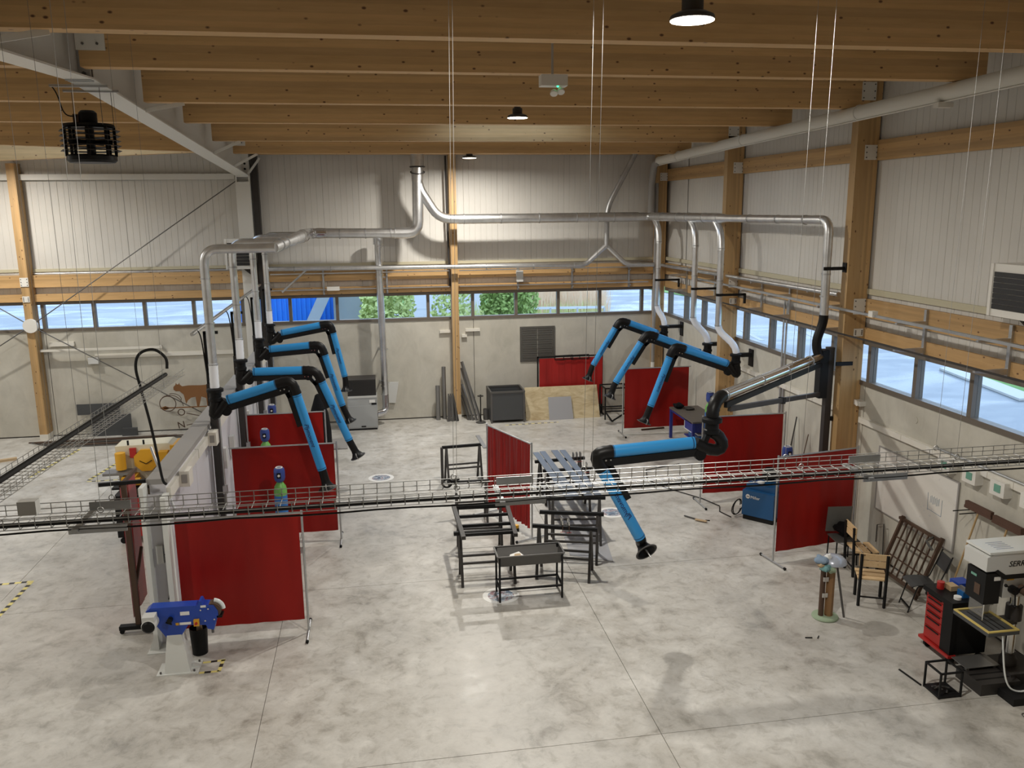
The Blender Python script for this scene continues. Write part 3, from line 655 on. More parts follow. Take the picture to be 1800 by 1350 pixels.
# ---- the big boom arm
bm = thing('swing_boom', 'long galvanised swinging boom on a black box, carrying the big fume arm', 'boom', (8.1,14.1,2.7))
obj('pivot_box', MB().box(7.98,8.14,13.99,14.17,2.72,3.62), 'steel_black', bm, smooth=False)
a = Vector((7.93,13.98,3.50)); b = Vector((4.90,11.22,3.52)); dv = (b-a).normalized()
tb = obj('boom_tube', MB().cyl(a,b,.082,n=20), 'bright_tube', bm)
mb = MB()
for f in (.12,.40,.66,.985): collar(mb,a.lerp(b,f),dv,.082,.02)
pieces('seam_band', mb, 'galvanised_dull', tb)
obj('boom_beam', MB().bar(a+Vector((.05,0,-.14)),b+Vector((.05,0,-.14)),.05,.08), 'steel_black', bm, smooth=False)
obj('stay', MB().bar((7.98,14.0,2.80),(5.05,11.30,3.30),.06,.075), 'steel_dark', bm, smooth=False)
obj('stay_clip', MB().bar((6.66,12.79,3.02),(6.58,12.72,3.035),.09,.11), 'steel_black', bm, smooth=False)
h = bez(b,b+dv*.20,(4.665,11.0,3.44),(4.66,11.0,3.27),12)
obj('boom_hose', MB().tube(h,[.088+.008*(k%2) for k in range(len(h))],16), 'black_hose', bm)
h = bez((8.0,14.03,4.26),(8.0,14.02,3.95),(7.80,14.05,3.85),(7.93,13.98,3.52),12)
obj('feed_hose', MB().tube(h,.082,14), 'black_hose', bm)
bp = thing('boom_post', 'tall dark steel post before the wide timber post, carrying the boom', 'post', (8.2,14.1,0))
obj('post', MB().box(8.14,8.26,14.02,14.14,.0,3.66), 'steel_dark', bp, smooth=False)
obj('base_plate', MB().box(8.08,8.32,13.96,14.2,0,.012), 'steel_dark', bp, smooth=False)
obj('stay_bracket', MB().box(8.2,8.32,13.83,13.87,3.35,3.42).box(8.26,8.52,13.835,13.85,3.35,3.42).box(8.26,8.33,14.0,14.05,2.28,2.36), 'steel_black', bp, smooth=False)
ph = thing('pipe_hanger','black flat-bar hanger holding the boom drop pipe to the wide timber post','bracket',(8.2,13.98,5.0))
obj('flat_bar', MB().bar((7.9,13.96,5.10),(8.32,13.96,5.10),.02,.06), 'steel_black', ph, smooth=False); obj('foot', MB().box(8.29,8.31,13.9,14.02,5.03,5.2), 'steel_black', ph, smooth=False)
fume_arm('large blue fume extraction arm hanging from the boom over the sawhorses','',(4.66,3.27),(4.40,2.905),(2.92,2.83),(3.63,1.52),(3.73,1.30),11.0,-1,hood=(.25,-.80,-.52),bulge=.26)

# ================================================================ CABLE TRAYS
def tray(label, p0, p1, w, hgt, step, cable):
    p0 = Vector(p0); p1 = Vector(p1); d = (p1-p0); Ln = d.length; d.normalize(); s = Vector((-d.y,d.x,0)); t = thing('cable_tray', label, 'cable tray', p0)
    up = Vector((0,0,1)); r = .0033
    for a,h in ((-.5,hgt),(-.5,hgt/2),(-.5,0),(-.17,0),(.17,0),(.5,0),(.5,hgt/2),(.5,hgt)):
        q = s*(a*w)+up*h; obj('long_wire', MB().cyl(p0+q,p1+q,r,n=6), 'zinc_wire', t)
    f = None; n = int(Ln/step)
    for k in range(n+1):
        if f is None:
            c = p0; f = obj('cross_wire', MB().tube([c+s*(-.5*w)+up*hgt,c+s*(-.5*w),c+s*(.5*w),c+s*(.5*w)+up*hgt],r,6), 'zinc_wire', t)
        else: share(f, d*(k*step))
    return t,d,s
t1,d1,s1 = tray('long galvanised wire mesh cable tray hung across the hall above the welding screens',(-3.35,6.0,4.10),(8.2,6.0,4.10),.30,.08,.1,None)
o = obj('power_cable', MB().tube([(-3.3,5.885,4.122),(0,5.885,4.122),(4,5.89,4.122),(8.1,5.89,4.122)],.017,8), 'rope_black'); tag(o,'thick black cable lying in the tray that crosses the hall','cable')
pts = [(-3.3+k*.25,5.838,4.088-.012*abs(math.sin(k*.7))) for k in range(46)]
o = obj('data_cable', MB().tube(pts,.007,6), 'rope_black'); tag(o,'thin black cable tied under the edge of the tray crossing the hall','cable')
for x in (-1.95,1.0,3.95):
    obj('splice_plate', MB().box(x-.19,x+.19,5.832,5.845,4.05,4.10), 'galvanised_dull', t1, smooth=False); obj('splice_plate', MB().box(x-.14,x+.14,6.135,6.148,4.11,4.17), 'galvanised_dull', t1, smooth=False)
    obj('support_channel', MB().box(x-.16,x-.12,5.80,6.2,4.07,4.092), 'galvanised_dull', t1, smooth=False)
for x in (-1.9,.56,1.58,3.27,4.62,6.4):
    obj('suspension_wire', MB().cyl((x-.03,5.87,4.2),(x+.03,5.87,8.4),.0017,n=5), 'zinc_wire', t1); obj('suspension_wire', MB().cyl((x-.03,6.13,4.2),(x+.03,6.13,8.4),.0017,n=5), 'zinc_wire', t1)
    pieces('wire_clamp', MB().torus((x-.03,6.13,4.2),.02,.004,(0,1,0),10,5).torus((x-.03,5.87,4.2),.02,.004,(0,1,0),10,5), 'zinc_wire', t1)
t2,d2,s2 = tray('galvanised wire mesh cable tray running away past the yellow machine, hose looping off its end',(-2.97,6.16,4.10),(-2.66,11.45,4.10),.26,.08,.1,None)
c0 = Vector((-2.97,6.16,4.12))+s2*.10; c1 = Vector((-2.66,11.4,4.12))+s2*.10
o = obj('cable_bundle', MB().tube([c0.lerp(c1,k/12) for k in range(13)],.026,8), 'rope_black'); tag(o,'thick black cable bundle lying along the tray toward the back wall','cable')
for x,y in ((-2.86,8.0),(-2.72,10.6)):
    for q in (-.12,.12): obj('suspension_wire', MB().cyl((x+q,y,4.1),(x+q,y,8.4),.0018,n=5), 'raw_steel_light', t2)
hp = [(-2.73,11.38,4.20),(-2.74,11.40,4.34),(-2.86,11.4,4.45),(-3.0,11.4,4.44),(-3.09,11.4,4.36),(-3.12,11.4,4.2),(-3.10,11.45,3.95),(-3.06,11.6,3.4),(-3.05,11.75,2.9),(-3.04,11.85,2.55),(-3.02,11.92,2.46)]
cv = []
for i in range(len(hp)-1):
    P = [Vector(hp[max(i-1,0)]),Vector(hp[i]),Vector(hp[i+1]),Vector(hp[min(i+2,len(hp)-1)])]
    cv += bez(P[1],P[1]+(P[2]-P[0])/6,P[2]-(P[3]-P[1])/6,P[2],5)[:-1]
cv.append(Vector(hp[-1]))
o = obj('drop_hose', MB().tube(cv,.019,8), 'rope_black'); tag(o,'black corrugated hose looping off the tray end down to the partition top','hose')
o = obj('junction_box', MB().box(-2.52,-2.40,6.02,6.10,4.14,4.24), 'machine_grey'); tag(o,'small grey junction box on the tray crossing the hall','box')
# ================================================================ PARTITION OF THE WELDING BOOTHS
pt = thing('booth_partition','low pale partition wall with white trunking dividing the welding booths from the next bay','partition',(-3.18,18,0))
px0 = 12.05
for k in range(6):
    y0 = px0+k*2.0; y1 = min(y0+1.99,24.0)
    obj('wall_panel', MB().box(-3.28,-3.06,y0,y1,.05,2.42), 'lilac_panel', pt, smooth=False)
obj('top_cap', MB().box(-3.32,-3.03,px0,24.0,2.42,2.50), 'cap_grey', pt, smooth=False)
for k in range(6):
    y0 = px0+k*2.0; obj('trunking', MB().box(-3.06,-3.0,y0+.01,min(y0+1.98,24.0),2.20,2.36), 'offwhite', pt, smooth=False)
obj('base_rail', MB().box(-3.30,-3.04,px0,24.0,0,.05), 'cap_grey', pt, smooth=False)
ec = thing('end_column','pale steel end column of the partition behind the blue belt grinder','column',(-3.18,11.9,0))
obj('flange', MB().box(-3.36,-3.30,11.78,12.02,.014,2.46), 'machine_white', ec, smooth=False); obj('flange', MB().box(-3.09,-3.02,11.78,12.02,.014,2.30), 'machine_white', ec, smooth=False)
obj('web', MB().box(-3.30,-3.09,11.96,11.99,.014,2.30), 'lilac_panel', ec, smooth=False)
obj('base_plate', MB().box(-3.44,-2.96,11.68,12.04,0,.014), 'machine_white', ec, smooth=False)
obj('gusset', MB().prism([(0,0),(.07,0),(.0,.2)],(-3.36,11.78,.014),(-1,0,0),(0,0,1),(0,.02,0)), 'machine_white', ec, smooth=False)
obj('socket', MB().box(-3.24,-3.15,11.90,11.96,1.28,1.55), 'machine_grey', ec, smooth=False)
obj('cable', MB().tube(bez((-3.13,11.9,1.42),(-3.0,11.85,1.42),(-3.05,11.86,1.0),(-3.12,11.85,.75),12),.009,6), 'rope_black', ec)
obj('conduit', MB().cyl((-3.13,11.93,.02),(-3.12,11.93,2.3),.014,n=8), 'galvanised_dull', ec)
for y,l in ((12.75,'cream socket box on the partition trunking next to the pale end column'),(15.0,'cream socket box on the partition trunking beside the first steel post')):
    s = thing('socket_box',l,'socket box',(-2.95,y,2.2)); obj('body', MB().box(-3.0,-2.86,y-.13,y+.13,2.18,2.42), 'offwhite', s, smooth=False); obj('lid', MB().box(-2.97,-2.89,y-.14,y-.13,2.24,2.37), 'cap_grey', s, smooth=False)
o = obj('strut_pipe', MB().tube([(-3.36,12.62,2.82),(-3.0,12.18,1.98)],.020,8), 'galvanised_dull'); tag(o,'slanting grey pipe leaning over the partition top by the socket box','pipe')
for y in (16.3,17.2,19.4): 
    o = obj('cable_reel_box', MB().box(-3.05,-2.96,y-.08,y+.08,1.35,1.75), 'machine_grey'); tag(o,'grey outlet box fixed low on the booth side of the partition','socket box','outlet boxes on the partition')

# ================================================================ WELDING SCREENS
def screen(label, p0, p1, zt=1.88, zb=.2, ends=(1,1), m='red_pvc', wav=.004, waves=5, foot=.34):
    a = Vector((p0[0],p0[1],0)); b = Vector((p1[0],p1[1],0)); d = (b-a).normalized(); n = Vector((-d.y,d.x,0)); Ln = (b-a).length
    t = thing('welding_screen', label, 'screen', (a+b)/2, 'red welding screens')
    for e,p,s in ((ends[0],a,1),(ends[1],b,-1)):
        if not e: continue
        obj('post', MB().cyl(p+Vector((0,0,.02)),p+Vector((0,0,zt+.05)),.017,n=10), 'galvanised_dull', t)
        f = obj('foot', MB().tube([p+n*-foot+Vector((0,0,.03)),p+n*foot+Vector((0,0,.03))],.016,8), 'galvanised_dull', t)
        for q in (-foot,foot): obj('foot_cap', MB().cyl(p+n*(q*.96)+Vector((0,0,.03)),p+n*(q*1.06)+Vector((0,0,.03)),.024,n=8).cyl(p+n*q+Vector((0,0,0)),p+n*q+Vector((0,0,.03)),.016,n=8), 'black_plastic', f)
    obj('top_rail', MB().cyl(a+Vector((0,0,zt+.015)),b+Vector((0,0,zt+.015)),.015,n=8), 'galvanised_dull', t)
    k = 40; vs = []; fs = []; off = .05
    for side in (0,1):
        for i in range(k+1):
            x = off+(Ln-2*off)*i/k
            for z,am in ((zb,1.6),(zb+.6,1.3),(zt-.5,.9),(zt,.15)):
                w = wav*am*(math.sin(i/k*waves*2*PI)+.6*math.sin(i/k*waves*3.7+1)); vs.append(a+d*x+n*(w+side*.004)+Vector((0,0,z)))
    R_ = 4; Ns = (k+1)*R_
    for i in range(k):
        for j in range(R_-1):
            q = (i*R_+j,(i+1)*R_+j,(i+1)*R_+j+1,i*R_+j+1); fs.append(q); fs.append(tuple(v+Ns for v in reversed(q)))
        fs.append((i*R_,i*R_+Ns,(i+1)*R_+Ns,(i+1)*R_)); fs.append((i*R_+R_-1,(i+1)*R_+R_-1,(i+1)*R_+R_-1+Ns,i*R_+R_-1+Ns))
    mb = MB(); mb.add(vs,fs); obj('curtain', mb, m, t)
    return t
screen('red welding screen behind the blue belt grinder, hung from the pale end column',(-3.02,11.95),(-1.20,11.95),1.88,.22,(0,1))
screen('red welding screen behind the gas bottle with the blue cap, between two other red screens',(-2.78,15.5),(-.84,15.5),1.93,.22,(0,1))
screen('red welding screen standing last along the partition, before the black cone cover',(-3.0,18.55),(-1.22,18.55),1.83,.2,(0,1))
screen('ribbed red welding screen standing between the two rows of sawhorses',(2.76,14.86),(2.13,16.45),1.88,.22,(1,1),'red_strip',.02,12)
screen('red welding screen beside the blue-legged workbench',(6.62,21.82),(8.56,21.82),1.86,.19,(1,0))
screen('red welding screen behind the blue welding machine, before the wall gas bottle',(6.62,16.1),(8.46,16.1),1.90,.25,(1,1))
screen('red welding screen with one end against the wide timber post by the chairs',(6.76,13.03),(8.44,13.32),1.93,.2,(1,1))
# red strip curtain in a black wheeled frame (by the end column)
def strip_frame(label, pts, frame_fn, z0, z1):
    t = thing('strip_curtain', label, 'curtain', (pts[0][0],pts[0][1],0)); frame_fn(t)
    for k in range(len(pts)-1):
        a = Vector((*pts[k],0)); b = Vector((*pts[k+1],0)); d = (b-a).normalized(); n = Vector((-d.y,d.x,0)); mb = MB()
        q = n*(.01*(k%2))
        mb.prism([(0,z0),(1.08*(b-a).length,z0),(1.08*(b-a).length,z1),(0,z1)],a+q,d,(0,0,1),n*.004); obj('strip', mb, 'red_strip', t, smooth=False)
    return t
def fr1(t):
    obj('post', MB().box(-3.77,-3.70,12.40,12.46,.11,2.33), 'dark_rust', t, smooth=False)
    obj('top_bar', MB().bar((-4.06,12.38,2.36),(-3.40,12.45,2.36),.05,.05), 'steel_black', t, smooth=False)
    obj('side_rail', MB().box(-3.81,-3.77,12.46,13.28,2.28,2.33), 'dark_rust', t, smooth=False)
    obj('foot_bar', MB().box(-4.0,-3.42,12.36,12.46,.07,.13), 'steel_black', t, smooth=False)
    obj('brace', MB().bar((-3.73,12.45,.70),(-3.73,12.95,1.15),.04,.04), 'dark_rust', t, smooth=False)
    for x in (-3.97,-3.46): obj('caster', MB().cyl((x,12.39,.035),(x,12.43,.035),.035,n=12), 'black_plastic', t)
strip_frame('red strip curtain in a dark wheeled frame beside the pale end column',[(-3.80,12.46+.2*k) for k in range(5)],fr1,.22,2.30)
def fr2(t):
    obj('frame', MB().box(4.72,4.76,24.42,24.46,.0,1.84).box(6.72,6.76,24.42,24.46,0,1.84), 'steel_black', t, smooth=False)
    obj('top_bar', MB().box(4.72,6.76,24.42,24.46,1.80,1.84), 'steel_black', t, smooth=False)
    for x in (4.74,6.74): obj('foot_bar', MB().box(x-.02,x+.02,24.2,24.66,0,.04), 'steel_black', t, smooth=False)
strip_frame('red strip curtain in a black frame standing behind the plywood sheet',[(4.78+.195*k,24.40) for k in range(11)],fr2,.30,1.78)
for x0,l in ((5.25,'small black welded rectangle frame hanging over the strip curtain top'),(5.75,'second black welded rectangle frame over the strip curtain top')):
    o = obj('welded_rectangle', MB().bar((x0,24.36,1.86),(x0+.55,24.36,1.87),.02,.02).bar((x0,24.36,1.74),(x0+.55,24.36,1.75),.02,.02).bar((x0,24.36,1.74),(x0,24.36,1.86),.02,.02).bar((x0+.55,24.36,1.74),(x0+.55,24.36,1.87),.02,.02).bar((x0+.27,24.36,1.74),(x0+.27,24.36,1.865),.02,.02), 'steel_black', smooth=False); tag(o,l,'frame')

# ================================================================ BELT GRINDER
g = thing('belt_grinder','blue belt grinder on a pale bolted pedestal','grinder',(-2.88,11.2,0))
bp_ = obj('base_plate', MB().box(-3.17,-2.62,11.05,11.38,0,.014), 'machine_white', g, smooth=False)
for x,y in ((-3.12,11.09),(-2.68,11.09),(-3.10,11.34),(-2.66,11.34)): obj('anchor_bolt', MB().cyl((x,y,.014),(x,y,.04),.014,n=6), 'raw_steel', bp_, smooth=False)
mb = MB(); b0 = [(-3.07,11.08),(-2.73,11.08),(-2.73,11.34),(-3.07,11.34)]; b1 = [(-3.0,11.12),(-2.81,11.12),(-2.81,11.30),(-3.0,11.30)]
mb.add([(x,y,.014) for x,y in b0]+[(x,y,.56) for x,y in b1],[(0,3,2,1),(4,5,6,7),(0,1,5,4),(1,2,6,5),(2,3,7,6),(3,0,4,7)]); obj('pedestal', mb, 'machine_white', g, smooth=False)
obj('gusset', MB().prism([(0,0),(.09,0),(.0,.05)],(-2.73,11.2,.014),(1,0,0),(0,0,1),(0,.015,0)), 'machine_white', g, smooth=False)
pl_ = [(-3.31,.75),(-3.25,.80),(-3.24,.93),(-3.18,.975),(-2.57,.965),(-2.55,1.02),(-2.52,1.02),(-2.50,.965),(-2.36,.95),(-2.31,.86),(-2.31,.78),(-2.34,.74),(-2.38,.59),(-2.46,.61),(-2.48,.67),(-2.71,.69),(-2.83,.515),(-3.0,.52),(-3.11,.70),(-3.13,.74)]
body = obj('housing', MB().prism(pl_[::-1],(0,11.12,0),(1,0,0),(0,0,1),(0,.17,0)), 'sander_blue', g, smooth=False)
obj('motor', MB().lathe([(.085,-.20),(.095,-.18),(.095,0)],(-3.17,11.12,.80),18,axis=(0,1,0)).box(-3.25,-3.09,10.94,11.1,.82,.93), 'machine_grey', g)
obj('motor_cap', MB().lathe([(.06,-.02),(.085,-.0)],(-3.17,10.92,.80),18,axis=(0,1,0)), 'black_plastic', g)
obj('tension_knob', MB().cyl((-2.93,11.12,.80),(-2.93,11.05,.80),.035,n=12).cyl((-2.99,11.12,.75),(-2.91,11.06,.75),.012,n=8), 'black_plastic', g)
obj('contact_wheel', MB().cyl((-2.38,11.13,.86),(-2.38,11.27,.86),.11,n=20), 'dark_rust', g)
obj('spark_guard', MB().tube([(-2.38+.13*math.cos(a),11.2,.86+.13*math.sin(a)) for a in [(.0+.18*k) for k in range(9)]],.03,8), 'clear_plastic', g)
obj('work_rest', MB().box(-2.33,-2.26,11.12,11.27,.76,.79), 'black_plastic', g, smooth=False)
obj('switch_box', MB().box(-2.63,-2.56,11.08,11.12,.68,.77), 'yellow', g, smooth=False); obj('switch_knob', MB().cyl((-2.595,11.08,.725),(-2.595,11.055,.725),.018,n=10), 'tool_red', g)
obj('name_label', MB().box(-2.80,-2.68,11.115,11.12,.84,.89), 'paper', g, smooth=False); obj('warning_label', MB().box(-2.82,-2.67,11.115,11.12,.70,.735), 'paper', g, smooth=False)
obj('warning_sign', MB().box(-2.87,-2.83,11.115,11.12,.70,.735), 'yellow', g, smooth=False); obj('name_label', MB().box(-2.53,-2.46,11.115,11.12,.93,.96), 'paper', g, smooth=False)
pieces('bolt', MB().cyl((-2.53,11.12,.90),(-2.53,11.10,.90),.012,n=6).cyl((-2.43,11.12,.91),(-2.43,11.10,.91),.012,n=6).cyl((-2.48,11.12,.74),(-2.48,11.10,.74),.012,n=6).cyl((-2.36,11.12,.75),(-2.36,11.10,.75),.012,n=6), 'chrome', g, False)
obj('leg_pin', MB().cyl((-2.41,11.18,.52),(-2.41,11.18,.60),.018,n=8), 'raw_steel', g)
bn = thing('scrap_bin','black round bin with cardboard tubes behind the belt grinder','bin',(-2.70,11.62,0))
obj('bin_body', MB().lathe([(.105,0),(.125,.40),(.115,.40),(.10,.02)],(-2.70,11.62,0),20), 'black_plastic', bn)
for q in ((-.03,.0,.1),(.05,.02,-.08)):
    o = obj('cardboard_tube', MB().cyl((-2.70+q[0],11.62+q[1],.04),(-2.70+q[0]+q[2]*.6,11.62,.56),.035,n=12), 'cardboard'); tag(o,'brown cardboard tube standing in the black round bin','tube','cardboard tubes in the bin')
def tape(label, p, q, w=.05, grp='hazard tapes on the floor'):
    a = Vector((p[0],p[1],0)); b = Vector((q[0],q[1],0)); d = b-a; o = obj('floor_tape', MB().box(0,d.length,-w/2,w/2,.0008,.002), 'hazard_tape', smooth=False)
    for v in o.data.vertices: v.co.x += d.length/2
    o.location = a+Vector((0,0,.001)); o.rotation_euler = (0,0,math.atan2(d.y,d.x)); tag(o,label,'floor tape',grp)
tape('black and yellow floor tape on the screen side of the grinder pedestal',(-2.61,11.32),(-2.31,11.34)); tape('short black and yellow tape end strip on the floor beside the grinder pedestal',(-2.34,11.35),(-2.35,11.04)); tape('black and yellow floor tape on the open side of the grinder pedestal',(-2.35,11.05),(-2.61,11.05))
tape('long black and yellow tape line on open floor, running toward the back wall',(-6.05,14.6),(-6.08,12.6),.07); tape('black and yellow tape line crossing the open floor behind the long tape line',(-6.02,14.63),(-8.6,14.5),.07)
tape('dashed black and yellow tape line on the floor before the grey steel plates',(-8.0,23.3),(-8.4,20.9),.08); tape('dashed black and yellow tape line on the floor beyond the mesh tray',(-6.35,23.2),(-6.9,20.4),.08); tape('dashed tape line on the floor before the yellow machine',(-6.9,20.3),(-5.2,20.35),.05)
tape('dashed tape strip on the floor in front of the open steel box',(3.6,23.55),(5.2,23.6),.05)
def sticker(x,y,l):
    t = thing('floor_sticker', l, 'sticker', (x,y,0), 'round stickers on the floor'); obj('ring', MB().lathe([(.30,.0005),(.30,.0025)],(x,y,0),36), 'paper', t); obj('print', MB().lathe([(.215,.0025),(.215,.0035)],(x,y,0),36), 'sticker_print', t)
sticker(-.05,19.26,'round white-rimmed sticker on open floor between the fume arms and the strip of sawhorses'); sticker(1.82,12.63,'round white-rimmed sticker on the floor under the steel trough stand'); sticker(4.66,16.0,'round white-rimmed sticker on the floor beside the bluish steel flats')

# ================================================================ GAS BOTTLES
def gas(x,y,l,h=1.72):
    t = thing('gas_bottle', l, 'gas bottle', (x,y,0), 'blue and green gas bottles'); r = .115; s = h-.42
    obj('cylinder', MB().lathe([(.10,0),(r,.03),(r,s-.08)],(x,y,0),22), 'gas_blue', t)
    obj('shoulder', MB().lathe([(r,s-.08),(r,s),(.10,s+.08),(.06,s+.14),(.045,s+.17)],(x,y,0),22), 'gas_green', t)
    gd = obj('valve_guard', MB().lathe([(.055,s+.16),(.085,s+.19),(.098,s+.24),(.098,s+.36),(.085,s+.41),(.06,s+.42)],(x,y,0),18), 'cap_blue', t)
    obj('guard_opening', MB().box(x-.035,x+.035,y-.101,y-.09,s+.25,s+.35), 'black_plastic', gd, smooth=False)
    obj('gauge', MB().cyl((x-.0,y-.112,s+.30),(x,y-.10,s+.30),.022,n=10), 'paper', gd)
    obj('handle_top', MB().torus((x,y,s+.425),.055,.012,(0,0,1),14,6), 'machine_grey', t)
gas(-1.83,14.85,'blue gas bottle with green shoulder standing before the middle red screen of the partition'); gas(-2.42,17.7,'blue gas bottle with green shoulder before the last red screen along the partition'); gas(-2.53,20.0,'blue gas bottle with green shoulder behind the last red screen along the partition')
gas(8.06,19.2,'blue gas bottle with green shoulder standing by the timber post behind the boom'); gas(7.62,14.35,'blue gas bottle with green shoulder peeking over the screen by the chairs')

# ================================================================ FILTER CABINET AND BACK WALL STORE
fc_ = thing('filter_cabinet','grey dust filter cabinet with a black grille top against the back wall','cabinet',(-.5,24.2,0))
obj('body', MB().box(-.92,-.08,23.82,24.55,.05,.95), 'cabinet_grey', fc_, smooth=False); obj('plinth', MB().box(-.90,-.10,23.84,24.55,0,.05), 'steel_black', fc_, smooth=False)
obj('top_section', MB().box(-.90,-.10,23.86,24.55,.95,1.47), 'steel_dark', fc_, smooth=False); obj('front_lip', MB().box(-.91,-.09,23.81,23.86,.95,1.0), 'machine_grey', fc_, smooth=False)
for k in range(22): obj('grille_bar', MB().box(-.88+k*.0355,-.88+k*.0355+.012,23.848,23.86,1.02,1.45), 'dark_grille', fc_, smooth=False)
obj('door', MB().box(-.90,-.10,23.80,23.82,.08,.72), 'cabinet_grey', fc_, smooth=False); obj('data_plate', MB().box(-.30,-.14,23.81,23.82,.80,.88), 'paper', fc_, smooth=False); obj('display', MB().box(-.24,-.10,23.808,23.82,.74,.79), 'black_plastic', fc_, smooth=False); obj('handle', MB().box(-.55,-.42,23.785,23.80,.10,.13), 'steel_black', fc_, smooth=False)
cc = obj('cone_cover', MB().lathe([(.28,.0),(.27,.9),(.22,1.35),(.08,1.80),(.04,1.83)],(-1.48,20.5,0),16), 'jacket_black'); tag(cc,'black cone-shaped cloth cover standing past the last red screen','cover')
o = obj('pallet_mat', MB().box(-2.2,-.9,21.9,22.9,0,.03), 'cap_grey', smooth=False); tag(o,'dark flat mat on the floor before the grey filter cabinet','mat')
o = obj('wall_hatch', MB().prism([(0,0),(.28,-.02),(.40,.62),(0,.62)],(.18,24.82,.55),(1,0,0),(0,0,1),(0,.05,0)), 'machine_grey', smooth=False); tag(o,'grey sheet-metal flap on the wall behind the filter pipe','sheet')
def stick(name,label,p,q,w,m,grp,round_=False,n=12):
    mb = MB().cyl(p,q,w/2,n=n) if round_ else MB().bar(p,q,w,w*.8); o = obj(name,mb,m,smooth=round_); tag(o,label,'pipe' if round_ else 'steel bar',grp); return o
stick('steel_pipe','short thick grey pipe standing against the back wall by the timber post',(1.72,24.6,0),(1.72,24.62,1.05),.13,'raw_steel_light',None,True,16); stick('steel_pipe','tall thick grey pipe standing against the back wall by the timber post',(1.92,24.68,0),(1.92,24.7,1.60),.12,'raw_steel_light',None,True,16)
random.seed(5)
for k in range(8): stick('steel_bar','dark steel bar leaning in the bundle beside the timber post',(1.98+.045*k,24.3+.03*(k%3),0),(2.03+.02*k,24.46+.0*(k%2),.82-.05*(k%3)),.035,'raw_steel','steel bars leaning by the timber post')
for k,(x0,x1,z1,w) in enumerate(((2.95,2.46,1.75,.075),(2.84,2.45,1.55,.06),(2.74,2.46,1.05,.05),(2.66,2.45,.8,.035),(2.60,2.44,.7,.03))): stick('steel_profile','long grey steel profile leaning aslant against the timber post of the back wall',(x0,24.25+.03*k,0),(x1,24.62+.03*k,z1),w,'raw_steel_light' if k < 3 else 'raw_steel','steel profiles leaning by the timber post')
st = thing('pole_stand','dark thin pole stand with round foot beside the leaning profiles','stand',(2.93,24.0,0)); obj('foot', MB().lathe([(.15,0),(.15,.02),(.02,.03)],(2.93,24.0,0),20), 'raw_steel', st); obj('pole', MB().cyl((2.93,24.0,.02),(2.93,24.0,.85),.017,n=8), 'steel_black', st); obj('disc', MB().lathe([(.09,.80),(.09,.82)],(2.93,24.0,0),18), 'steel_dark', st)
for x in (3.03+.12,3.30): 
    o = obj('steel_can', MB().lathe([(.085,0),(.085,.33),(.075,.33),(.07,.02)],(x-.02,24.35,0),18), 'raw_steel'); tag(o,'dark grey steel can on the floor beside the open steel box','can','steel cans by the open box')
bx = thing('steel_box','large open-topped dark steel box standing before the back wall','box',(3.72,24.3,0))
for nm,a in (('side_panel',(3.22,4.22,23.84,23.86)),('side_panel',(3.22,4.22,24.72,24.74)),('side_panel',(3.22,3.24,23.86,24.72)),('side_panel',(4.20,4.22,23.86,24.72))): obj(nm, MB().box(a[0],a[1],a[2],a[3],.08,.92), 'bar_steel', bx, smooth=False)
obj('bottom_panel', MB().box(3.24,4.20,23.86,24.72,.08,.10), 'bar_steel', bx, smooth=False)
for a in ((3.20,4.24,23.82,23.87),(3.20,4.24,24.71,24.76),(3.20,3.25,23.87,24.71),(4.19,4.24,23.87,24.71)): obj('rim', MB().box(a[0],a[1],a[2],a[3],.90,.95), 'raw_steel', bx, smooth=False)
for x in (3.21,4.18): 
    for y in (23.815,24.715): obj('corner_post', MB().box(x,x+.05,y,y+.05,.0,.90), 'raw_steel', bx, smooth=False)
def leaning(name,label,x0,x1,h,y0,dy,t,m,cat):
    o = obj(name, MB().add([(x0,y0,0),(x1,y0-.0,0),(x1,y0+t,0),(x0,y0+t,0),(x0,y0+dy,h),(x1-.04,y0+dy,h),(x1-.04,y0+dy+t,h),(x0,y0+dy+t,h)],[(0,3,2,1),(4,5,6,7),(0,1,5,4),(1,2,6,5),(2,3,7,6),(3,0,4,7)]), m, smooth=False); tag(o,label,cat); return o
leaning('plywood_sheet','pale plywood sheet leaning before the red strip curtain',4.29,6.56,.95,23.95,.28,.02,'plywood','sheet'); leaning('steel_sheet','two-part grey sheet leaning on the plywood',4.98,5.72,.66,23.88,.19,.008,'grey_sheet','sheet')
wr_ = thing('steel_rack','black welded steel rack standing between the plywood and a red screen','rack',(6.95,23.9,0))
for p,q in (((6.62,23.6,.95),(7.35,23.6,.95)),((6.62,24.2,.95),(7.35,24.2,.95)),((6.62,23.6,.95),(6.62,24.2,.95)),((7.35,23.6,.95),(7.35,24.2,.95)),((6.62,23.6,.25),(7.35,23.6,.25)),((6.62,24.2,.25),(7.35,24.2,.25)),((6.75,23.3,.02),(6.62,23.6,.25)),((6.75,23.3,.02),(7.35,23.6,.25))): obj('rail', MB().bar(p,q,.035,.035), 'steel_black', wr_, smooth=False)
for x in (6.62,7.35):
    for y in (23.6,24.2): obj('leg', MB().bar((x,y,0),(x,y,.97),.035,.035), 'steel_black', wr_, smooth=False)
for k in range(7): obj('hook', MB().cyl((6.95+k*.06,23.6,.97),(6.95+k*.06,23.6,1.10),.008,n=6), 'steel_black', wr_)
